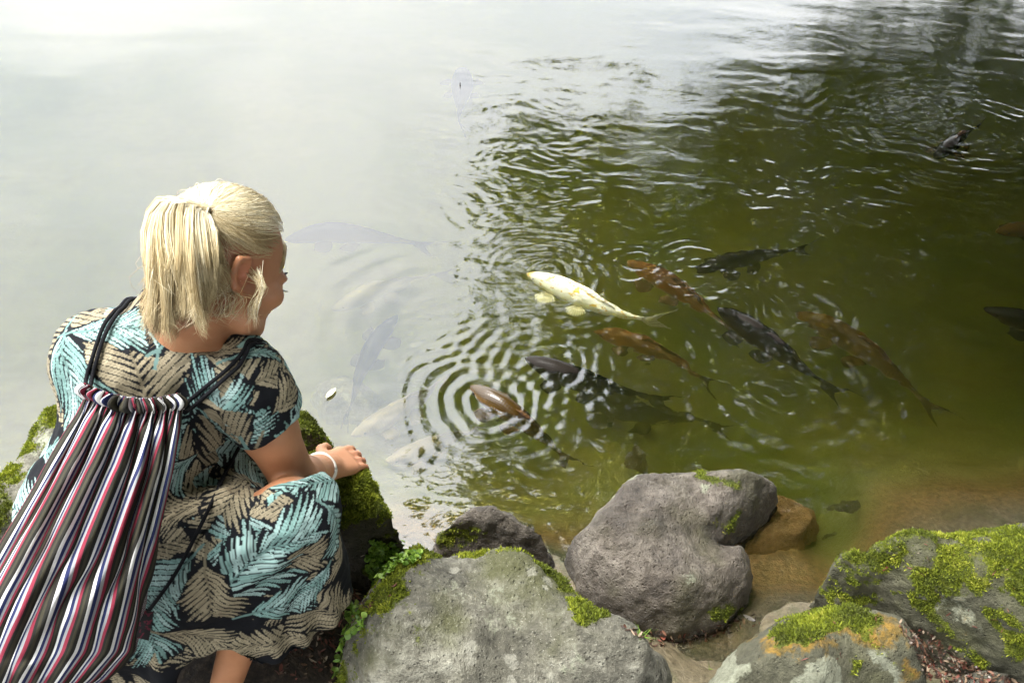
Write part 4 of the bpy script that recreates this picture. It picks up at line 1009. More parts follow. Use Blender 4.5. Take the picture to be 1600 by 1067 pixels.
# palm-frond print
BLK, KHA, TEA, PALE_ = np.array([.006, .0068, .009]), np.array([.30, .255, .17]), np.array([.20, .335, .31]), np.array([.46, .60, .58])
colr = np.tile(BLK, (len(V), 1)); colr *= (1 + .15 * fbm(V, 40, 2, 5))[:, None]
def hash1(i, s): return np.mod(np.sin(i * 12.9898 + s * 78.233) * 43758.5453, 1.0)
def frond(c0, n0, axv, L, wid, col, bend=0.0, ang=38, sp=.013, seed=0, one=0, fan=0.0, base_t=.0):
    ax = nrm(axv - n0 * (axv @ n0)); bx = np.cross(n0, ax)
    q = V - c0; dn = q @ n0; s = q @ ax; t = q @ bx
    near = (np.abs(dn) < .10) & (s > -wid * .6) & (s < L + wid * .4) & (np.abs(t) < wid * 1.25 + abs(bend) * L * L) & ((N @ n0) > .05)
    ix = np.where(near)[0]; s = s[ix]; t = t[ix]
    w_ = t - bend * s * s; aw = np.abs(w_); ta = math.tan(R(ang))
    qq = s - aw / ta * (1 - .25 * aw / wid) + fan * aw
    k = np.floor(qq / sp + np.where(w_ > 0, .5, 0)); fr_ = qq / sp + np.where(w_ > 0, .5, 0) - k
    rel = np.clip(qq / L, 0, 1)
    Lf = wid * (np.sin(np.pi * (0.10 + .86 * rel)) ** .55) * (.70 + .42 * hash1(k, seed + (w_ > 0) * 7))
    ell = aw / math.sin(R(ang)) * math.sin(R(52))
    tp = np.clip(1 - (ell / np.maximum(Lf, 1e-4)) ** 2.4, 0, 1) ** .7
    hw = (.44 * tp) * (.55 + .45 * smooth(0, .25, ell / np.maximum(Lf, 1e-4)))
    ins = (qq > 0) & (qq < L) & (ell < Lf) & (np.abs(fr_ - .5) < hw)
    if one: ins &= (w_ * one > 0)
    rach = (s > -.03) & (s < L) & (aw < .0022 * (1.2 - rel))
    env = (qq > -sp) & (qq < L) & (ell < Lf * 1.0 + .004); colr[ix[env]] = BLK
    c_ = np.tile(col, (len(ix), 1))
    vein = .82 + .30 * hash1(k, seed + 3) - .30 * (np.abs(fr_ - .5) < .05) + .16 * np.sin(fr_ * 26 + hash1(k, 2) * 6)
    c_ = c_ * np.clip(vein, .35, 1.35)[:, None]
    if col is TEA:
        wh = smooth(.3, .75, hash1(k, seed + 9))[:, None]; c_ = c_ * (1 - .5 * wh) + PALE_ * vein[:, None] * .5 * wh
    c_[rach] = col * .62
    sel = ins | rach; colr[ix[sel]] = c_[sel]
def fr_px(b, t, col, wid, **kw):
    p0, n0 = surf(*b); p1, n1 = surf(*t)
    if p0 is None or p1 is None: return
    axv = p1 - p0; frond(p0, nrm(n0 + n1), axv, np.linalg.norm(axv) * kw.pop('ext', 1.0), wid, col, **kw)
r2 = np.random.default_rng(11)
# loose fill over the whole cloth first, then the fronds that can be told apart
used = np.zeros((0, 3)); k = 0
for _ in range(2500):
    i0 = r2.integers(len(V))
    if len(used) and np.min(np.linalg.norm(used - V[i0], axis=1)) < .105: continue
    used = np.vstack([used, V[i0]]); k += 1; av = nrm(r2.normal(0, 1, 3)); ln = r2.uniform(.15, .22)
    frond(V[i0] - nrm(av - N[i0] * (av @ N[i0])) * ln * .45, N[i0], av, ln, r2.uniform(.065, .095), KHA if k % 2 else TEA, bend=r2.uniform(-2, 2), ang=r2.uniform(30, 44), sp=r2.uniform(.012, .0155), seed=k)
for (b, t, col, wid, kw) in [
    ((372, 640), (300, 540), KHA, .10, dict(seed=3, ang=34)), ((330, 800), (300, 740), TEA, .09, dict(seed=4)), ((350, 830), (290, 760), KHA, .10, dict(seed=5)),
    ((236, 655), (205, 520), KHA, .16, dict(seed=1, ang=52, sp=.0125, bend=.6, ext=1.25)), ((300, 560), (362, 545), KHA, .05, dict(seed=11, ang=30)),
    ((104, 512), (140, 660), TEA, .13, dict(seed=6, ang=30, sp=.015)), ((108, 520), (205, 512), TEA, .075, dict(seed=7, ang=26, sp=.0135, ext=1.2)),
    ((248, 548), (262, 500), TEA, .06, dict(seed=8, ang=36, sp=.015)), ((255, 540), (325, 520), TEA, .05, dict(seed=9, ang=24)),
    ((385, 655), (362, 580), KHA, .075, dict(seed=12, ang=40)), ((395, 600), (445, 575), KHA, .06, dict(seed=13, ang=36)), ((425, 650), (455, 610), KHA, .05, dict(seed=14, ang=34)),
    ((360, 560), (430, 555), TEA, .03, dict(seed=15, ang=24)),
    ((316, 700), (345, 625), TEA, .095, dict(seed=16, ang=24, sp=.015)), ((312, 698), (385, 668), TEA, .07, dict(seed=17, ang=24, sp=.0125)), ((312, 706), (270, 740), TEA, .08, dict(seed=18, ang=30)), ((325, 712), (385, 705), TEA, .04, dict(seed=19)),
    ((345, 770), (270, 800), KHA, .07, dict(seed=20, ang=26)), ((380, 790), (350, 720), KHA, .06, dict(seed=21)),
    ((475, 790), (385, 800), KHA, .07, dict(seed=22, ang=30, bend=-1.5)), ((440, 830), (350, 830), TEA, .08, dict(seed=23, bend=1.5, ang=28)), ((400, 870), (480, 820), TEA, .10, dict(seed=24, bend=-2.0, ang=34, sp=.0125)), ((420, 890), (500, 860), KHA, .07, dict(seed=25, bend=-2)),
    ((345, 925), (400, 870), TEA, .085, dict(seed=26, ang=40)), ((300, 870), (250, 930), TEA, .08, dict(seed=27)), ((320, 880), (330, 960), KHA, .07, dict(seed=28)), ((390, 960), (470, 930), TEA, .07, dict(seed=29)), ((515, 880), (470, 940), TEA, .06, dict(seed=30, ang=24)),
    ((250, 990), (330, 1000), KHA, .08, dict(seed=31, ang=28)), ((230, 1030), (330, 1040), TEA, .06, dict(seed=32, ang=28)), ((510, 790), (525, 850), TEA, .035, dict(seed=33)),
    ((90, 560), (85, 640), KHA, .04, dict(seed=34)), ((400, 700), (375, 760), KHA, .06, dict(seed=35)), ((385, 700), (410, 750), TEA, .05, dict(seed=36))]:
    fr_px(b, t, col, wid, **kw)
m = M('palm_print_cloth')
wv_ = m.noise(420, 3, .6)
b = m.bsdf(Base__Color=m.mix(m.math('MULTIPLY', wv_, .10), m.attr('print', 'Color'), (.01, .01, .01)), Roughness=.82, Normal=m.bump(wv_, .25, .0015)); b.inputs['Specular IOR Level'].default_value = .15
bpy.data.objects.remove(tmp)
dress = mesh_obj('dress', V, Q, m.m, attrs={'print': colr}); adopt(dress, person)
# ------------------------------------------------------------------ hair
m = M('blonde_hair'); tone = m.attr('tone')
c = m.ramp(tone, [(0.0, (.17, .105, .04)), (0.3, (.40, .29, .13)), (0.6, (.66, .54, .31)), (1.0, (.86, .79, .60))])
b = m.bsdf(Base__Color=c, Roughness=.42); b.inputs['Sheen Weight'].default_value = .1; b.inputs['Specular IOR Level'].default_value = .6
HAIR = m.m
hc = hd(0, -.014, .028); hrad = np.array([.079, .101, .093])
def skull(dl, k=1.0):
    """dl: unit directions in head axes (right, front, up) -> point on the head"""
    dl = np.atleast_2d(dl); return hc + (dl * hrad * k) @ HA
# the knot where the hair is tied
def hit_skull(px, py):
    d = ray(px, py); o_ = (CAMP - hc) @ HA.T / hrad; dd = d @ HA.T / hrad
    A_ = dd @ dd; B_ = o_ @ dd; t = (-B_ - math.sqrt(max(B_ * B_ - A_ * (o_ @ o_ - 1), 0))) / A_
    q = o_ + dd * t; return q / np.linalg.norm(q), t
Tl, tT = hit_skull(324, 333)
TP = skull(Tl, 1.07)[0]
r3 = np.random.default_rng(5)
strands = []; shade = []
NS = 10
# swept-back hair from hairline to the knot
k = 0
while k < 4600:
    q = r3.normal(0, 1, 3); q /= np.linalg.norm(q); r_, f_, u_ = q
    if u_ < -.62: continue
    if f_ > .36 + .42 * max(u_, 0) and u_ < .80: continue
    if abs(r_) > .55 and f_ > -.30 and u_ < .02: continue
    if u_ < -.25 and f_ > -.25: continue
    w0 = np.linspace(0, 1, NS)[:, None]; w_ = w0 ** .85
    base = q * (1 - w_) + Tl * w_; 
    low_ = r3.normal(0, .07, 3); base = base + np.sin(np.pi * w0) * (low_ + np.array([0, 0, -.05 - .10 * (f_ > .2)]))
    base /= np.linalg.norm(base, axis=1)[:, None]
    lift = 1.035 + .045 * np.sin(np.pi * np.clip(w0, 0, 1)) * r3.uniform(.3, 1.3) + .02 * w0
    P_ = hc + (base * hrad * lift) @ HA
    ph = r3.uniform(0, 6.28); P_ = P_ + np.sin(w0 * 9 + ph) * hU * .0009
    if r3.random() < .04: P_ = P_ + np.sin(np.pi * w0) * r3.normal(0, .0035, 3)
    strands.append(P_); lum = .48 + .36 * u_ + .09 * r3.normal() + .14 * math.sin(r_ * 31 + u_ * 17 + f_ * 9) - .22 * (f_ > .1) * (u_ < .45) + .18 * w0[:, 0]  # tone holds top light and shade below, besides dark temples and random streaks
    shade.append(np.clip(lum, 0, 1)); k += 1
# the tail: thrown back over the knot, falling behind head and neck
def tailpt(px, py, t): return atd(px, py, t)
NT = 11
for lock in range(170):
    la = r3.beta(1.1, 1.2); lb = r3.uniform(-1, 1); le = r3.normal(0, 1, 5); lw = r3.uniform(6, 10); lph = r3.uniform(0, 6.28); ltone = .13 * r3.normal()
    for k in range(42):
        j = r3.normal(0, 1, 6); a = np.clip(la + .022 * j[0], 0, 1); b_ = lb + .10 * j[1]
        P0 = TP + (hR * np.clip(le[0] + .3 * j[2], -1.5, 1.5) + hU * np.clip(le[1] + .3 * j[3], -1.5, 1.5)) * .0045
        x1 = 240 + 88 * a; y1 = 311 + 30 * a * a + 4 * le[2]; x2 = 231 + 115 * a + 2 * le[3]; x3 = 236 + 108 * a + 8 * le[4] + 1.2 * j[4]; y3 = 440 + 22 * np.clip(le[2], -1.6, 1.6) - 45 * a * (a > .7) + 26 * r3.random() + 22 * (1 - a)
        dt = .034 * b_ * math.sin(math.pi * min(.15 + a * .8, 1)); t1, t2, t3 = tT - .014 + dt * .7, tT - .026 + dt, tT - .006 + dt * .7
        if a > .62: t1, t2, t3 = t1 - .004, t2 - .020, t3 - .018
        c1 = atd((324 + x1) / 2 - 4, (333 + y1) / 2 - 5 * (1 - a) - 2, (tT + t1) / 2 - .012); c2 = atd(x1, y1 + 10 * (1 - a), t1); c3 = atd(x1 * .4 + x2 * .6 - 9 * (1 - a), 362, t1 * .4 + t2 * .6); c4 = atd(x2 - 2 * (1 - a), 412, t2); c5 = atd(x3, y3, t3); c6 = atd(x3 + 5 * le[0] - 3, y3 + 20, t3)
        S_ = spline([P0, c1, c2, c3, c4, c5, c6], NT)
        w0 = np.linspace(0, 1, NT)[:, None]
        S_ = S_ + w0 ** 1.5 * (np.sin(w0 * lw + lph) * CR + np.cos(w0 * lw * .8 + lph) * CF) * .0075 + (r3.normal(0, .0008, 3) + w0 ** 3 * r3.normal(0, .0030, 3))
        if r3.random() < .03: S_ = S_ + w0 ** 2 * r3.normal(0, .007, 3)
        strands.append(S_)
        shade.append(np.clip(.76 - .50 * w0[:, 0] + .06 * r3.normal() + ltone - .10 * lb + .12 * np.exp(-((w0[:, 0] - .25) / .2) ** 2), 0, 1))  # painted light and shade: darker tips and inner locks, lighter band near the knot
# loose wisps at the temple, behind the ear and on the nape
for k in range(170):
    kind = r3.random()
    if kind < .28:
        p0 = (398 + 10 * r3.normal(), 425 + 8 * r3.normal()); pts = [(*p0, 0), (408 + 4 * r3.normal(), 450, 0), (398 + 5 * r3.normal(), 478, 0), (394 + 6 * r3.normal(), 505 + 8 * r3.normal(), 0)]; tt = 1.268
    elif kind < .75:
        p0 = (345 + 16 * r3.normal(), 440 + 10 * r3.normal()); c_ = 340 + 20 * r3.normal(); pts = [(*p0, 0), (c_ + 8, 465, 0), (c_ - 4 + 6 * r3.normal(), 487, 0), (c_ + 14 * r3.normal(), 500 + 9 * r3.normal(), 0)]; tt = 1.262
    else:
        p0 = (250 + 30 * r3.random(), 330 + 60 * r3.random()); s_ = r3.normal(0, 1, 4); pts = [(*p0, 0), (p0[0] - 8 + 6 * s_[0], p0[1] + 30, 0), (p0[0] - 18 + 12 * s_[1], p0[1] + 70, 0), (p0[0] - 20 + 16 * s_[2], p0[1] + 105 + 20 * s_[3], 0)]; tt = tT - .03
    S_ = spline([atd(x, y, tt + .01 * r3.normal() * (i > 0)) for i, (x, y, _) in enumerate(pts)], NS)
    if .28 <= kind < .75 and r3.random() < .5:
        w0 = np.linspace(0, 1, NS)[:, None]; S_ = S_ + w0 * (np.sin(w0 * 13) * CR + np.cos(w0 * 13) * CU) * .006
    strands.append(S_); shade.append(np.clip(np.full(NS, .55 + .2 * r3.normal()), 0, 1))
def strand_mesh(strands, shade, rad):
    Vs, Fs, As = [], [], []; o = 0
    by = {}
    for s_, h_ in zip(strands, shade): by.setdefault(len(s_), []).append((s_, h_))
    for n_, lst in by.items():
        S_ = np.stack([a for a, _ in lst]); H_ = np.stack([np.broadcast_to(h, (n_,)) for _, h in lst]); K = len(S_)
        T_ = np.gradient(S_, axis=1); T_ /= np.linalg.norm(T_, axis=2, keepdims=True) + 1e-12
        Nn = np.cross(T_, CF); Nn /= np.linalg.norm(Nn, axis=2, keepdims=True) + 1e-9; Bn = np.cross(T_, Nn)
        tp = (rad * np.clip(1.12 - np.linspace(0, 1, n_) ** 4, .15, 1))[None, :, None]
        R_ = np.stack([S_ + tp * (math.cos(q) * Nn + math.sin(q) * Bn) for q in (0, 2.094, 4.189)], 2)   # K,n,3,3
        Vs.append(R_.reshape(-1, 3)); As.append(np.repeat(H_.reshape(-1), 3))
        b0 = (np.arange(K) * n_ * 3)[:, None, None] + (np.arange(n_ - 1) * 3)[None, :, None]; j = np.arange(3)[None, None]; j2 = (j + 1) % 3
        Fs.append((np.stack([b0 + j, b0 + j2, b0 + 3 + j2, b0 + 3 + j], -1).reshape(-1, 4)) + o); o += K * n_ * 3
    return np.concatenate(Vs), np.concatenate(Fs), np.concatenate(As)
Hh = Grid(HC - .2, HC + .2, .005)
Hh.ell(hd(0, -.014, .028), (.0805, .1025, .0945), HA, .01)
Hh.apply(HC - .2, HC + .2, lambda P: np.maximum(.020 - (P - hd(0, 0, 0)) @ hF - .35 * np.maximum((P - HC) @ hU, 0) * 0, -((.068 - (P - HC) @ hU))) * -1 if False else -np.maximum((.052 + .25 * np.maximum((P - HC) @ hU, -.05)) - (P - HC) @ hF, -1) * 1.0, .01, 'sub')
Hh.apply(HC - .2, HC + .2, lambda P: np.maximum(np.maximum((P - HC) @ hU + .005, -.040 - (P - HC) @ hF), -.2), .01, 'sub')
tl = [TP, atd(292, 332, tT + .01), atd(278, 365, tT + .004), atd(284, 415, tT - .0), atd(292, 450, tT + .008)]
Hh.chain(tl, [.008, .018, .026, .028, .018], .02); Hh.chain([atd(300, 350, tT - .004), atd(312, 400, tT - .016), atd(318, 450, tT - .008)], [.016, .022, .014], .02)
V, Q = Hh.nets(); V = relax(V, Q, 3, .5)
V = V + .0016 * fbm(V, 60, 2, 4)[:, None] * (V - HC) / .1
hair = mesh_obj('hair', V, Q, HAIR, attrs={'tone': np.clip(.30 + .25 * fbm(V * [1, 1, .3], 90, 2, 8), 0, 1)}); adopt(hair, person)
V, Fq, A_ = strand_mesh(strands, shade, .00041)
hs = mesh_obj('hair_strands', V, Fq, HAIR, attrs={'tone': A_}); adopt(hs, person); hs.parent = hair; tag(hs, kind='stuff')

# the elastic that holds the tail
ct = nrm(TP - hc); q1 = nrm(np.cross(ct, hU)); q2 = np.cross(ct, q1); an_ = np.linspace(0, 2 * np.pi, 25)
Vv, Fv = tube(TP - ct * .001 + (q1 * np.cos(an_)[:, None] + q2 * np.sin(an_)[:, None]) * .0085, .0022, 6)
m = M('hair_elastic'); m.bsdf(Base__Color=(.22, .14, .07), Roughness=.8)
o = mesh_obj('hair_tie', Vv, Fv, m.m); adopt(o, person); o.parent = hair
# ------------------------------------------------------------------ striped drawstring bag on her back
rows = np.array([[0, 133, 618, 287, 634], [.04, 126, 632, 284, 652], [.16, 88, 700, 272, 735], [.35, 30, 800, 250, 832], [.6, -45, 930, 226, 945], [.8, -92, 1020, 212, 1018], [.93, -105, 1085, 170, 1062], [1.0, -60, 1120, 110, 1095]])
nu, nv = 360, 150
vs = np.linspace(0, 1, nv)
Lx, Ly, Rx, Ry = [np.interp(vs, rows[:, 0], rows[:, k]) for k in (1, 2, 3, 4)]
def sm(a):
    for _ in range(6): a[1:-1] = (a[:-2] + 2 * a[1:-1] + a[2:]) / 4
    return a
Lx, Ly, Rx, Ry = map(sm, (Lx, Ly, Rx, Ry))
t_mid = np.interp(vs, [0, .15, .4, .7, 1], [1.225, 1.215, 1.20, 1.215, 1.25]); th = np.interp(vs, [0, .06, .3, .65, .9, 1], [.018, .030, .062, .075, .055, .012])
th = sm(th); a = np.arange(nu) * 2 * np.pi / nu
fab = np.where(a < np.pi, a / np.pi, 2 - a / np.pi)           # 0..1 across, front then back
front = a < np.pi
VV, UU = np.meshgrid(vs, np.arange(nu), indexing='ij')
# width coordinate: front a 0..pi runs right edge -> left edge
cx = np.cos(a)[None]; sx_ = np.sin(a)[None]
ff = np.where(front, a / np.pi, 1 + (a - np.pi) / np.pi)[None]      # continuous fabric coordinate round the bag (0..2)
P3 = np.stack([np.broadcast_to(ff * 3.1, VV.shape).ravel(), (VV * 2.2).ravel(), 0 * VV.ravel()], 1)
mw = (vnoise(P3, 1.3, 201) * 0.9 + vnoise(P3, 2.9, 202) * .45).reshape(VV.shape)
dec = np.interp(vs, [0, .08, .5, .8, 1], [1.0, 1.0, .75, .45, .3])[:, None]
ph1 = 2 * np.pi * (ff * 6.5 + .42 * mw + .12 * VV); ph2 = 2 * np.pi * (ff * 13 + .55 * mw - .35 * VV)
fold = 0.0135 * dec * np.sin(ph1) + .0045 * dec * np.sin(ph2) + .0040 * (1 - dec) * vnoise(P3, 6, 205).reshape(VV.shape)
fold = fold + .012 * smooth(.74, .95, VV) * vnoise(P3 * [2, 3, 1], 3, 207).reshape(VV.shape)
gath = smooth(.075, .02, VV); fold = fold * (1 - .75 * gath) + gath * .0050 * np.sin(2 * np.pi * ff * 21 + 2 * mw)
lat = (-.55 * np.cos(ph1) * dec / (2 * np.pi * 6.5) * (1 - gath)) * 1.5      # cloth tucked sideways into the pleats
wpos = np.clip((1 - np.cos(np.clip(np.mod(ff, 1), 0, 1) * np.pi)) * .5 * .35 + .65 * np.mod(ff, 1), 0, 1)
wpos = np.where(ff < 1, 1 - wpos, wpos) + np.where(ff < 1, -lat, lat)                  # 1 = right edge, 0 = left edge
px_ = Lx[:, None] * (1 - wpos) + Rx[:, None] * wpos; py_ = Ly[:, None] * (1 - wpos) + Ry[:, None] * wpos
sag = np.interp(vs, [0, .05, .2, .5], [16, 15, 6, 0])[:, None] * np.sin(np.pi * np.clip(wpos, 0, 1)); py_ = py_ + sag
shape = np.abs(np.sin(np.mod(ff, 1) * np.pi)) ** .6
t_ = t_mid[:, None] + np.where(ff < 1, -1, .45) * (th[:, None] * shape) - np.where(ff < 1, 1, -1) * fold * (.35 + .65 * shape)
D3 = CF + CR * ((px_[..., None] - 800) / FPX) - CU * ((py_[..., None] - 533.5) / FPX)
Pb = CAMP + D3 * t_[..., None]
uvb = np.stack([np.broadcast_to(ff, VV.shape), VV], -1)
V = Pb.reshape(-1, 3); i = np.arange(nv - 1)[:, None] * nu; j = np.arange(nu)[None]; j2 = (j + 1) % nu
Q = np.stack([i + j, i + j2, i + nu + j2, i + nu + j], -1).reshape(-1, 4)
e = (nv - 1) * nu; cb = len(V); V = np.vstack([V, V[e:e + nu].mean(0)]); A2 = np.vstack([uvb.reshape(-1, 2), [[.5, 1]]])
Tb = np.stack([np.full(nu, cb), e + np.arange(nu), e + (np.arange(nu) + 1) % nu], 1)[:, ::-1]
m = M('striped_canvas')
uv = m.n('SeparateXYZ', Vector=m.attr('buv', 'Vector')); fu = uv.outputs[0]
ph = m.math('FRACT', m.math('ADD', m.math('MULTIPLY', fu, 11.5), m.math('MULTIPLY', m.math('SUBTRACT', m.noise(5, 2), .5), .0)))
OL, CR_, GY, NV, WH = (.013, .012, .009), (.20, .018, .038), (.26, .26, .27), (.012, .018, .075), (.66, .65, .63)
OL2 = (.034, .030, .017)
st = m.ramp(ph, [(0, OL), (.16, OL2), (.28, OL), (.40, CR_), (.555, GY), (.69, NV), (.85, WH)], 'CONSTANT')
weave = m.noise(520, 3, .6); wear = m.noise(30, 4, .6)
c = m.mix(m.math('MULTIPLY', wear, .07), st, (.22, .21, .20)); c = m.mix(m.math('MULTIPLY', weave, .22), c, (.02, .02, .02))
b = m.bsdf(Base__Color=c, Roughness=.92, Normal=m.bump(weave, .35, .0015)); b.inputs['Specular IOR Level'].default_value = .12; STR = m.m
bag = empty('drawstring_bag', atd(60, 1100, 1.22)); tag(bag, 'striped drawstring bag with black cords worn on the back of the crouching woman', 'bag')
sk = mesh_obj('sack', V, [Q, Tb], STR, attrs={'buv': A2}); adopt(sk, bag)
# gathered mouth: ruffled casing that stands above the sack
K = 12; nr = 360; ang = np.arange(nr) * 2 * np.pi / nr; rowp = Pb[0]; cenp = rowp.mean(0)
ruf = np.sin(ang * 24 + 1.5 * np.sin(ang * 3)); V = []; A2 = []
for k in range(K):
    s = k / (K - 1); bul = math.sin(s * np.pi); out_ = rowp - cenp; out_ = out_ / (np.linalg.norm(out_, axis=1)[:, None] + 1e-9)
    off = out_ * (.0065 * bul * (1 + .35 * ruf) + .0048 * ruf * (.4 + .6 * bul) - .003 * s)[:, None] - CF * ((.0040 * ruf + .004 * bul))[:, None]
    V.append(rowp + off + np.array([0, .25, .97]) * (.026 * s - .004) + nrm(CR) * (.0012 * np.sin(ang * 24 + 1))[:, None]); A2.append(np.c_[np.interp(ang, a, ff[0]), np.full(nr, s)])
V = np.concatenate(V); A2 = np.concatenate(A2); i = np.arange(K - 1)[:, None] * nr; j = np.arange(nr)[None]; j2 = (j + 1) % nr
Q = np.stack([i + j, i + nr + j, i + nr + j2, i + j2], -1).reshape(-1, 4)
cl_ = mesh_obj('gathered_mouth', V, Q, STR, attrs={'buv': A2}); adopt(cl_, bag)
sol = cl_.modifiers.new('thickness', 'SOLIDIFY'); sol.thickness = .0025
m = M('black_cord'); w_ = m.n('TexWave', Scale=130.0, Distortion=1.0, Vector=m.pos()); w_.wave_type = 'BANDS'; w_.bands_direction = 'DIAGONAL'
b = m.bsdf(Base__Color=(.009, .009, .011), Roughness=.85, Normal=m.bump(w_.outputs[0], .5, .002)); b.inputs['Specular IOR Level'].default_value = .15; CORD = m.m
def cord_path(pts, off=.006):
    out = []
    for p in pts:
        if len(p) == 3: out.append(atd(*p)); continue
        h_, n_ = surf(*p)
        if h_ is None: continue
        out.append(h_ - nrm(ray(*p)) * .001 + n_ * off)
    return out
def cord(pts, tail=(), n=60, r=.0034, off=.006):
    return tube(spline(cord_path(pts, off) + [np.array(q) for q in tail], n), r, 8)
Lt = [(133, 612, 1.235), (140, 590), (148, 562), (157, 535), (167, 510), (180, 492), (190, 485)]
Lt2 = [(139, 612, 1.235), (147, 590), (155, 562), (164, 535), (174, 512), (187, 493), (196, 486)]
f_ = np.array([-.02, .06, -.02])
for ptl in (Lt, Lt2):
    cp = cord_path(ptl)[-1]; Vv, Fv = cord(ptl, [cp + [.004, .03, -.004], cp + [.01, .06, -.04], cp + [.015, .07, -.12]]); o = mesh_obj('cord', Vv, Fv, CORD); adopt(o, bag)
Rt = [(284, 638, 1.225), (305, 621), (330, 601), (352, 582), (370, 565), (381, 551)]
Rt2 = [(289, 645, 1.228), (310, 629), (335, 609), (356, 590), (374, 573), (385, 557)]
for ptl in (Rt, Rt2):
    cp = cord_path(ptl)[-1]; Vv, Fv = cord(ptl, [cp + [.004, .03, -.002], cp + [.015, .07, -.05], cp + [.0, .08, -.12]]); o = mesh_obj('cord', Vv, Fv, CORD); adopt(o, bag)
lowr = [(372, 700), (352, 745), (330, 795), (305, 845), (280, 890), (255, 925), (232, 955), (215, 975, 1.245)]
Vv, Fv = cord(lowr, off=.005); o = mesh_obj('cord', Vv, Fv, CORD); adopt(o, bag)
# small dark sewn label at the lower corner
m = M('dark_label'); n_ = m.noise(160, 2, .5); m.bsdf(Base__Color=m.mix(m.mr(n_, .56, .62), (.010, .009, .011), (.12, .012, .03)), Roughness=.7)
q0 = [atd(205, 950, 1.205), atd(240, 955, 1.225), atd(232, 1000, 1.225), atd(200, 992, 1.205)]
nn_ = nrm(np.cross(q0[1] - q0[0], q0[3] - q0[0])); Vv = np.array(q0 + [p - nn_ * .0015 for p in q0])
o = mesh_obj('sewn_label', Vv, np.array([(0, 1, 2, 3), (7, 6, 5, 4), (0, 4, 5, 1), (1, 5, 6, 2), (2, 6, 7, 3), (3, 7, 4, 0)]), m.m, smooth_=False); adopt(o, bag)
# ------------------------------------------------------------------ small things: litter, leaves, plants
r4 = np.random.default_rng(9)
bpy.context.view_layer.update()
def bvh_of(o):
    V_ = get_co(o); return BVHTree.FromPolygons([tuple(v) for v in V_], [tuple(p.vertices) for p in o.data.polygons])
RB = [bvh_of(o) for o in ROCK.values()]
GB = BVHTree.FromPolygons([tuple(v) for v in get_co(ground)], [tuple(p.vertices) for p in ground.data.polygons])
def land(px, py):
    """first solid surface a pixel meets: rock or ground"""
    d = Vector(nrm(ray(px, py))); best = None
    for k, b in enumerate(RB + [GB]):
        h_ = b.ray_cast(Vector(CAMP), d)
        if h_[0] is not None and (best is None or h_[3] < best[2]): best = (np.array(h_[0]), np.array(h_[1]), h_[3], k)
    return best
m = M('dead_leaf'); tone = m.attr('tone')
m.bsdf(Base__Color=m.ramp(tone, [(0, (.02, .011, .007)), (.35, (.06, .03, .016)), (.6, (.16, .045, .03)), (.8, (.22, .13, .07)), (1, (.36, .30, .22))]), Roughness=.7); DEAD = m.m
m = M('plant_leaf'); tone = m.attr('tone'); c = m.ramp(tone, [(0, (.07, .14, .015)), (.5, (.18, .32, .035)), (1, (.32, .46, .07))])
b = m.n('BsdfPrincipled', Base__Color=c, Roughness=.45); t = m.n('BsdfTranslucent', Color=c); ms = m.n('MixShader', Fac=.3); m.set(ms.inputs[1], b); m.set(ms.inputs[2], t); m.t.links.new(ms.outputs[0], m.out.inputs[0]); PLANT = m.m
def leafshape(c, a, n_, L, W, curl=.15):
    b_ = np.cross(n_, a); s = np.linspace(0, 1, 6); w_ = W * np.sin(np.pi * np.clip(s * .94 + .03, 0, 1)) ** .8
    V = []
    for q, ww in zip(s, w_):
        mid = c + a * (q - .5) * L + n_ * curl * L * (4 * (q - .5) ** 2)
        V += [mid - b_ * ww / 2 + n_ * ww * .12, mid - n_ * 0, mid + b_ * ww / 2 + n_ * ww * .12]
    Q = [(3 * i + k, 3 * i + 3 + k, 3 * i + 4 + k, 3 * i + 1 + k) for i in range(5) for k in (0, 1)]
    V = np.array(V); Qa = np.array(Q); V2 = np.vstack([V, V - n_ * .0006]); return V2, np.concatenate([Qa[:, ::-1], Qa + len(V)])
def scatter(name, polys, n, L, mat, up=.002, tilt=.4, label=None, cat=None, wr=.4, rl=(0, 1)):
    parts = []; rr = []
    for (pl, k) in polys:
        xs = [p[0] for p in pl]; ys = [p[1] for p in pl]; c_ = 0
        for _ in range(k * 6):
            if c_ >= k: break
            x, y = r4.uniform(min(xs), max(xs)), r4.uniform(min(ys), max(ys))
            if not inpoly(np.array([x]), np.array([y]), pl)[0]: continue
            h_ = land(x, y)
            if h_ is None or h_[1][2] < -.2: continue
            nn = nrm(h_[1] + r4.normal(0, tilt, 3)); a = nrm(np.cross(nn, r4.normal(0, 1, 3))); l_ = r4.uniform(*L)
            v, q = leafshape(h_[0] + h_[1] * up, a, nn, l_, l_ * r4.uniform(wr * .5, wr * 1.3), r4.uniform(-.1, .3)); parts.append((v, q)); rr.append(np.full(len(v), np.clip(r4.uniform(*rl), 0, 1))); c_ += 1
    V_, F_ = merge(parts); o = mesh_obj(name, V_, F_, mat, attrs={'tone': np.concatenate(rr)}, smooth_=False); return o
LIT = [([(1395, 965), (1450, 985), (1520, 1035), (1600, 1065), (1600, 1067), (1450, 1067), (1425, 1010)], 330), ([(960, 975), (1060, 990), (1180, 960), (1190, 975), (1100, 1005), (1020, 1010)], 130), ([(440, 960), (560, 925), (590, 935), (545, 1000), (530, 1067), (430, 1067)], 240), ([(540, 920), (585, 920), (560, 970), (535, 960)], 60)]
o = scatter('leaf_litter', LIT, 0, (.006, .020), DEAD, wr=.35, rl=(0, 1)); tag(o, 'dark red-brown leaf litter caught in the gaps between the rocks', 'litter', kind='stuff')
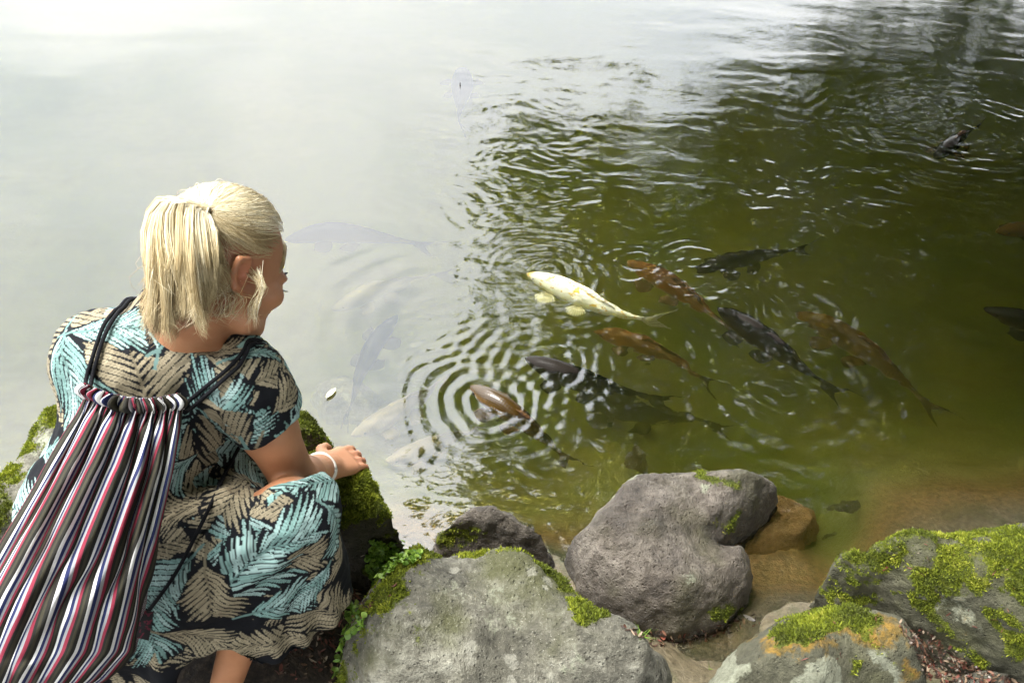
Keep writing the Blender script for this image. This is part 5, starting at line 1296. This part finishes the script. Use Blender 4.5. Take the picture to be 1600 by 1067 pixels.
o = scatter('moss_litter', [([(1400, 850), (1590, 830), (1590, 1010), (1450, 960)], 26), ([(1230, 960), (1380, 960), (1400, 1040), (1250, 1040)], 8), ([(560, 860), (640, 850), (600, 960)], 14)], 0, (.006, .018), DEAD, wr=.2, rl=(.4, 1)); tag(o, 'thin brown needles and leaf scraps lying on the mossy rocks', 'litter', kind='stuff')
o = scatter('ground_cover', [([(578, 835), (628, 848), (640, 870), (610, 905), (580, 915), (570, 880)], 330), ([(535, 950), (565, 945), (580, 975), (545, 1000)], 70), ([(530, 1000), (545, 1000), (530, 1060), (515, 1060)], 40), ([(640, 868), (665, 858), (650, 880), (630, 890)], 40)], 0, (.009, .019), PLANT, up=.010, tilt=.6, wr=.75)
tag(o, 'bright green small-leaved ground cover on the ledge rock side', 'plant', kind='stuff')
# leaves that can be picked out one by one
m = M('silver_leaf'); m.bsdf(Base__Color=(.33, .31, .30), Roughness=.5); SILV = m.m
m = M('red_leaf'); m.bsdf(Base__Color=m.ramp(m.noise(90, 3), [(.3, (.16, .03, .02)), (.7, (.40, .15, .09))]), Roughness=.6); REDL = m.m
m = M('petal'); m.bsdf(Base__Color=m.ramp(m.noise(120, 3), [(.35, (.55, .52, .30)), (.7, (.85, .84, .74))]), Roughness=.5); PETAL = m.m
def one_leaf(name, label, px, py, ang, L, W, mat, water_=False, curl=.15):
    if water_: c0, nn = at(px, py, .004), np.array([0, 0, 1.0])
    else: h_ = land(px, py); c0, nn = h_[0] + h_[1] * .004, h_[1]
    a = np.array([math.cos(ang), math.sin(ang), 0]); a = nrm(a - nn * (a @ nn))
    v, q = leafshape(c0, a, nn, L, W, curl); o = mesh_obj(name, v, q, mat); tag(o, label, 'leaf'); return o
one_leaf('floating_leaf', 'pale yellowish leaf floating on the calm water beside the mossy point rock', 517, 614, R(62), .05, .019, PETAL, True, .02)
one_leaf('fallen_leaf', 'silvery grey fallen leaf beside the two-lobed rock', 1172, 968, R(-40), .035, .011, SILV)
one_leaf('fallen_leaf', 'crumpled red fallen leaf below the two-lobed rock', 1032, 998, R(20), .024, .018, REDL, curl=.35)
one_leaf('fallen_leaf', 'small curled brown leaf on the moss of the wide boulder', 1383, 886, R(60), .016, .006, REDL)
# little blades of grass beside the two-lobed rock and at the edges
def sprig(label, px, py, n, H):
    h_ = land(px, py); parts = []
    for k in range(n):
        d = nrm(np.array([r4.normal(0, .6), r4.normal(0, .6), 1])); s = nrm(np.cross(d, r4.normal(0, 1, 3))); L = H * r4.uniform(.5, 1.1); p0 = h_[0] + r4.normal(0, .004, 3) * [1, 1, 0] - [0, 0, .003]
        bend = np.array([d[0], d[1], -.4]) * L * .35; pts = spline([p0, p0 + d * L * .5, p0 + d * L + bend], 6); wd = np.linspace(.0018, .0002, 6)[:, None]
        v = np.vstack([pts - s * wd, pts + s * wd]); q = np.array([(i, i + 1, 7 + i, 6 + i) for i in range(5)]); parts.append((v, q))
    V_, F_ = merge(parts); o = mesh_obj('grass_tuft', V_, F_, PLANT, attrs={'tone': r4.random(len(V_))}); tag(o, label, 'grass'); return o
sprig('tiny green grass tuft below the two-lobed rock', 1003, 992, 16, .03)
sprig('few green blades at the foot of the orange-stained rock', 1108, 1045, 8, .02)
sprig('small green tuft on the crest of the moss-capped ledge rock side', 610, 880, 16, .022)
# scattered pebbles in the litter
prng = np.random.default_rng(3)
PB = []
for k in range(90):
    x, y = prng.uniform(1410, 1560), prng.uniform(985, 1067)
    if not inpoly(np.array([x]), np.array([y]), LIT[0][0])[0]: continue
    h_ = land(x, y); v, f = ball(np.zeros(3), prng.uniform(.002, .0055), 7, 5); v = v * prng.uniform(.6, 1.2, 3) + h_[0] + [0, 0, .001]; PB.append((v, f))
V_, F_ = merge(PB); m = M('pebble'); m.bsdf(Base__Color=m.ramp(m.noise(55, 2), [(.35, (.05, .04, .03)), (.5, (.16, .12, .09)), (.65, (.38, .34, .3))]), Roughness=.8)
o = mesh_obj('gravel', V_, F_, m.m); tag(o, 'fine loose gravel in the gap below the wide mossy boulder', 'gravel', kind='stuff')
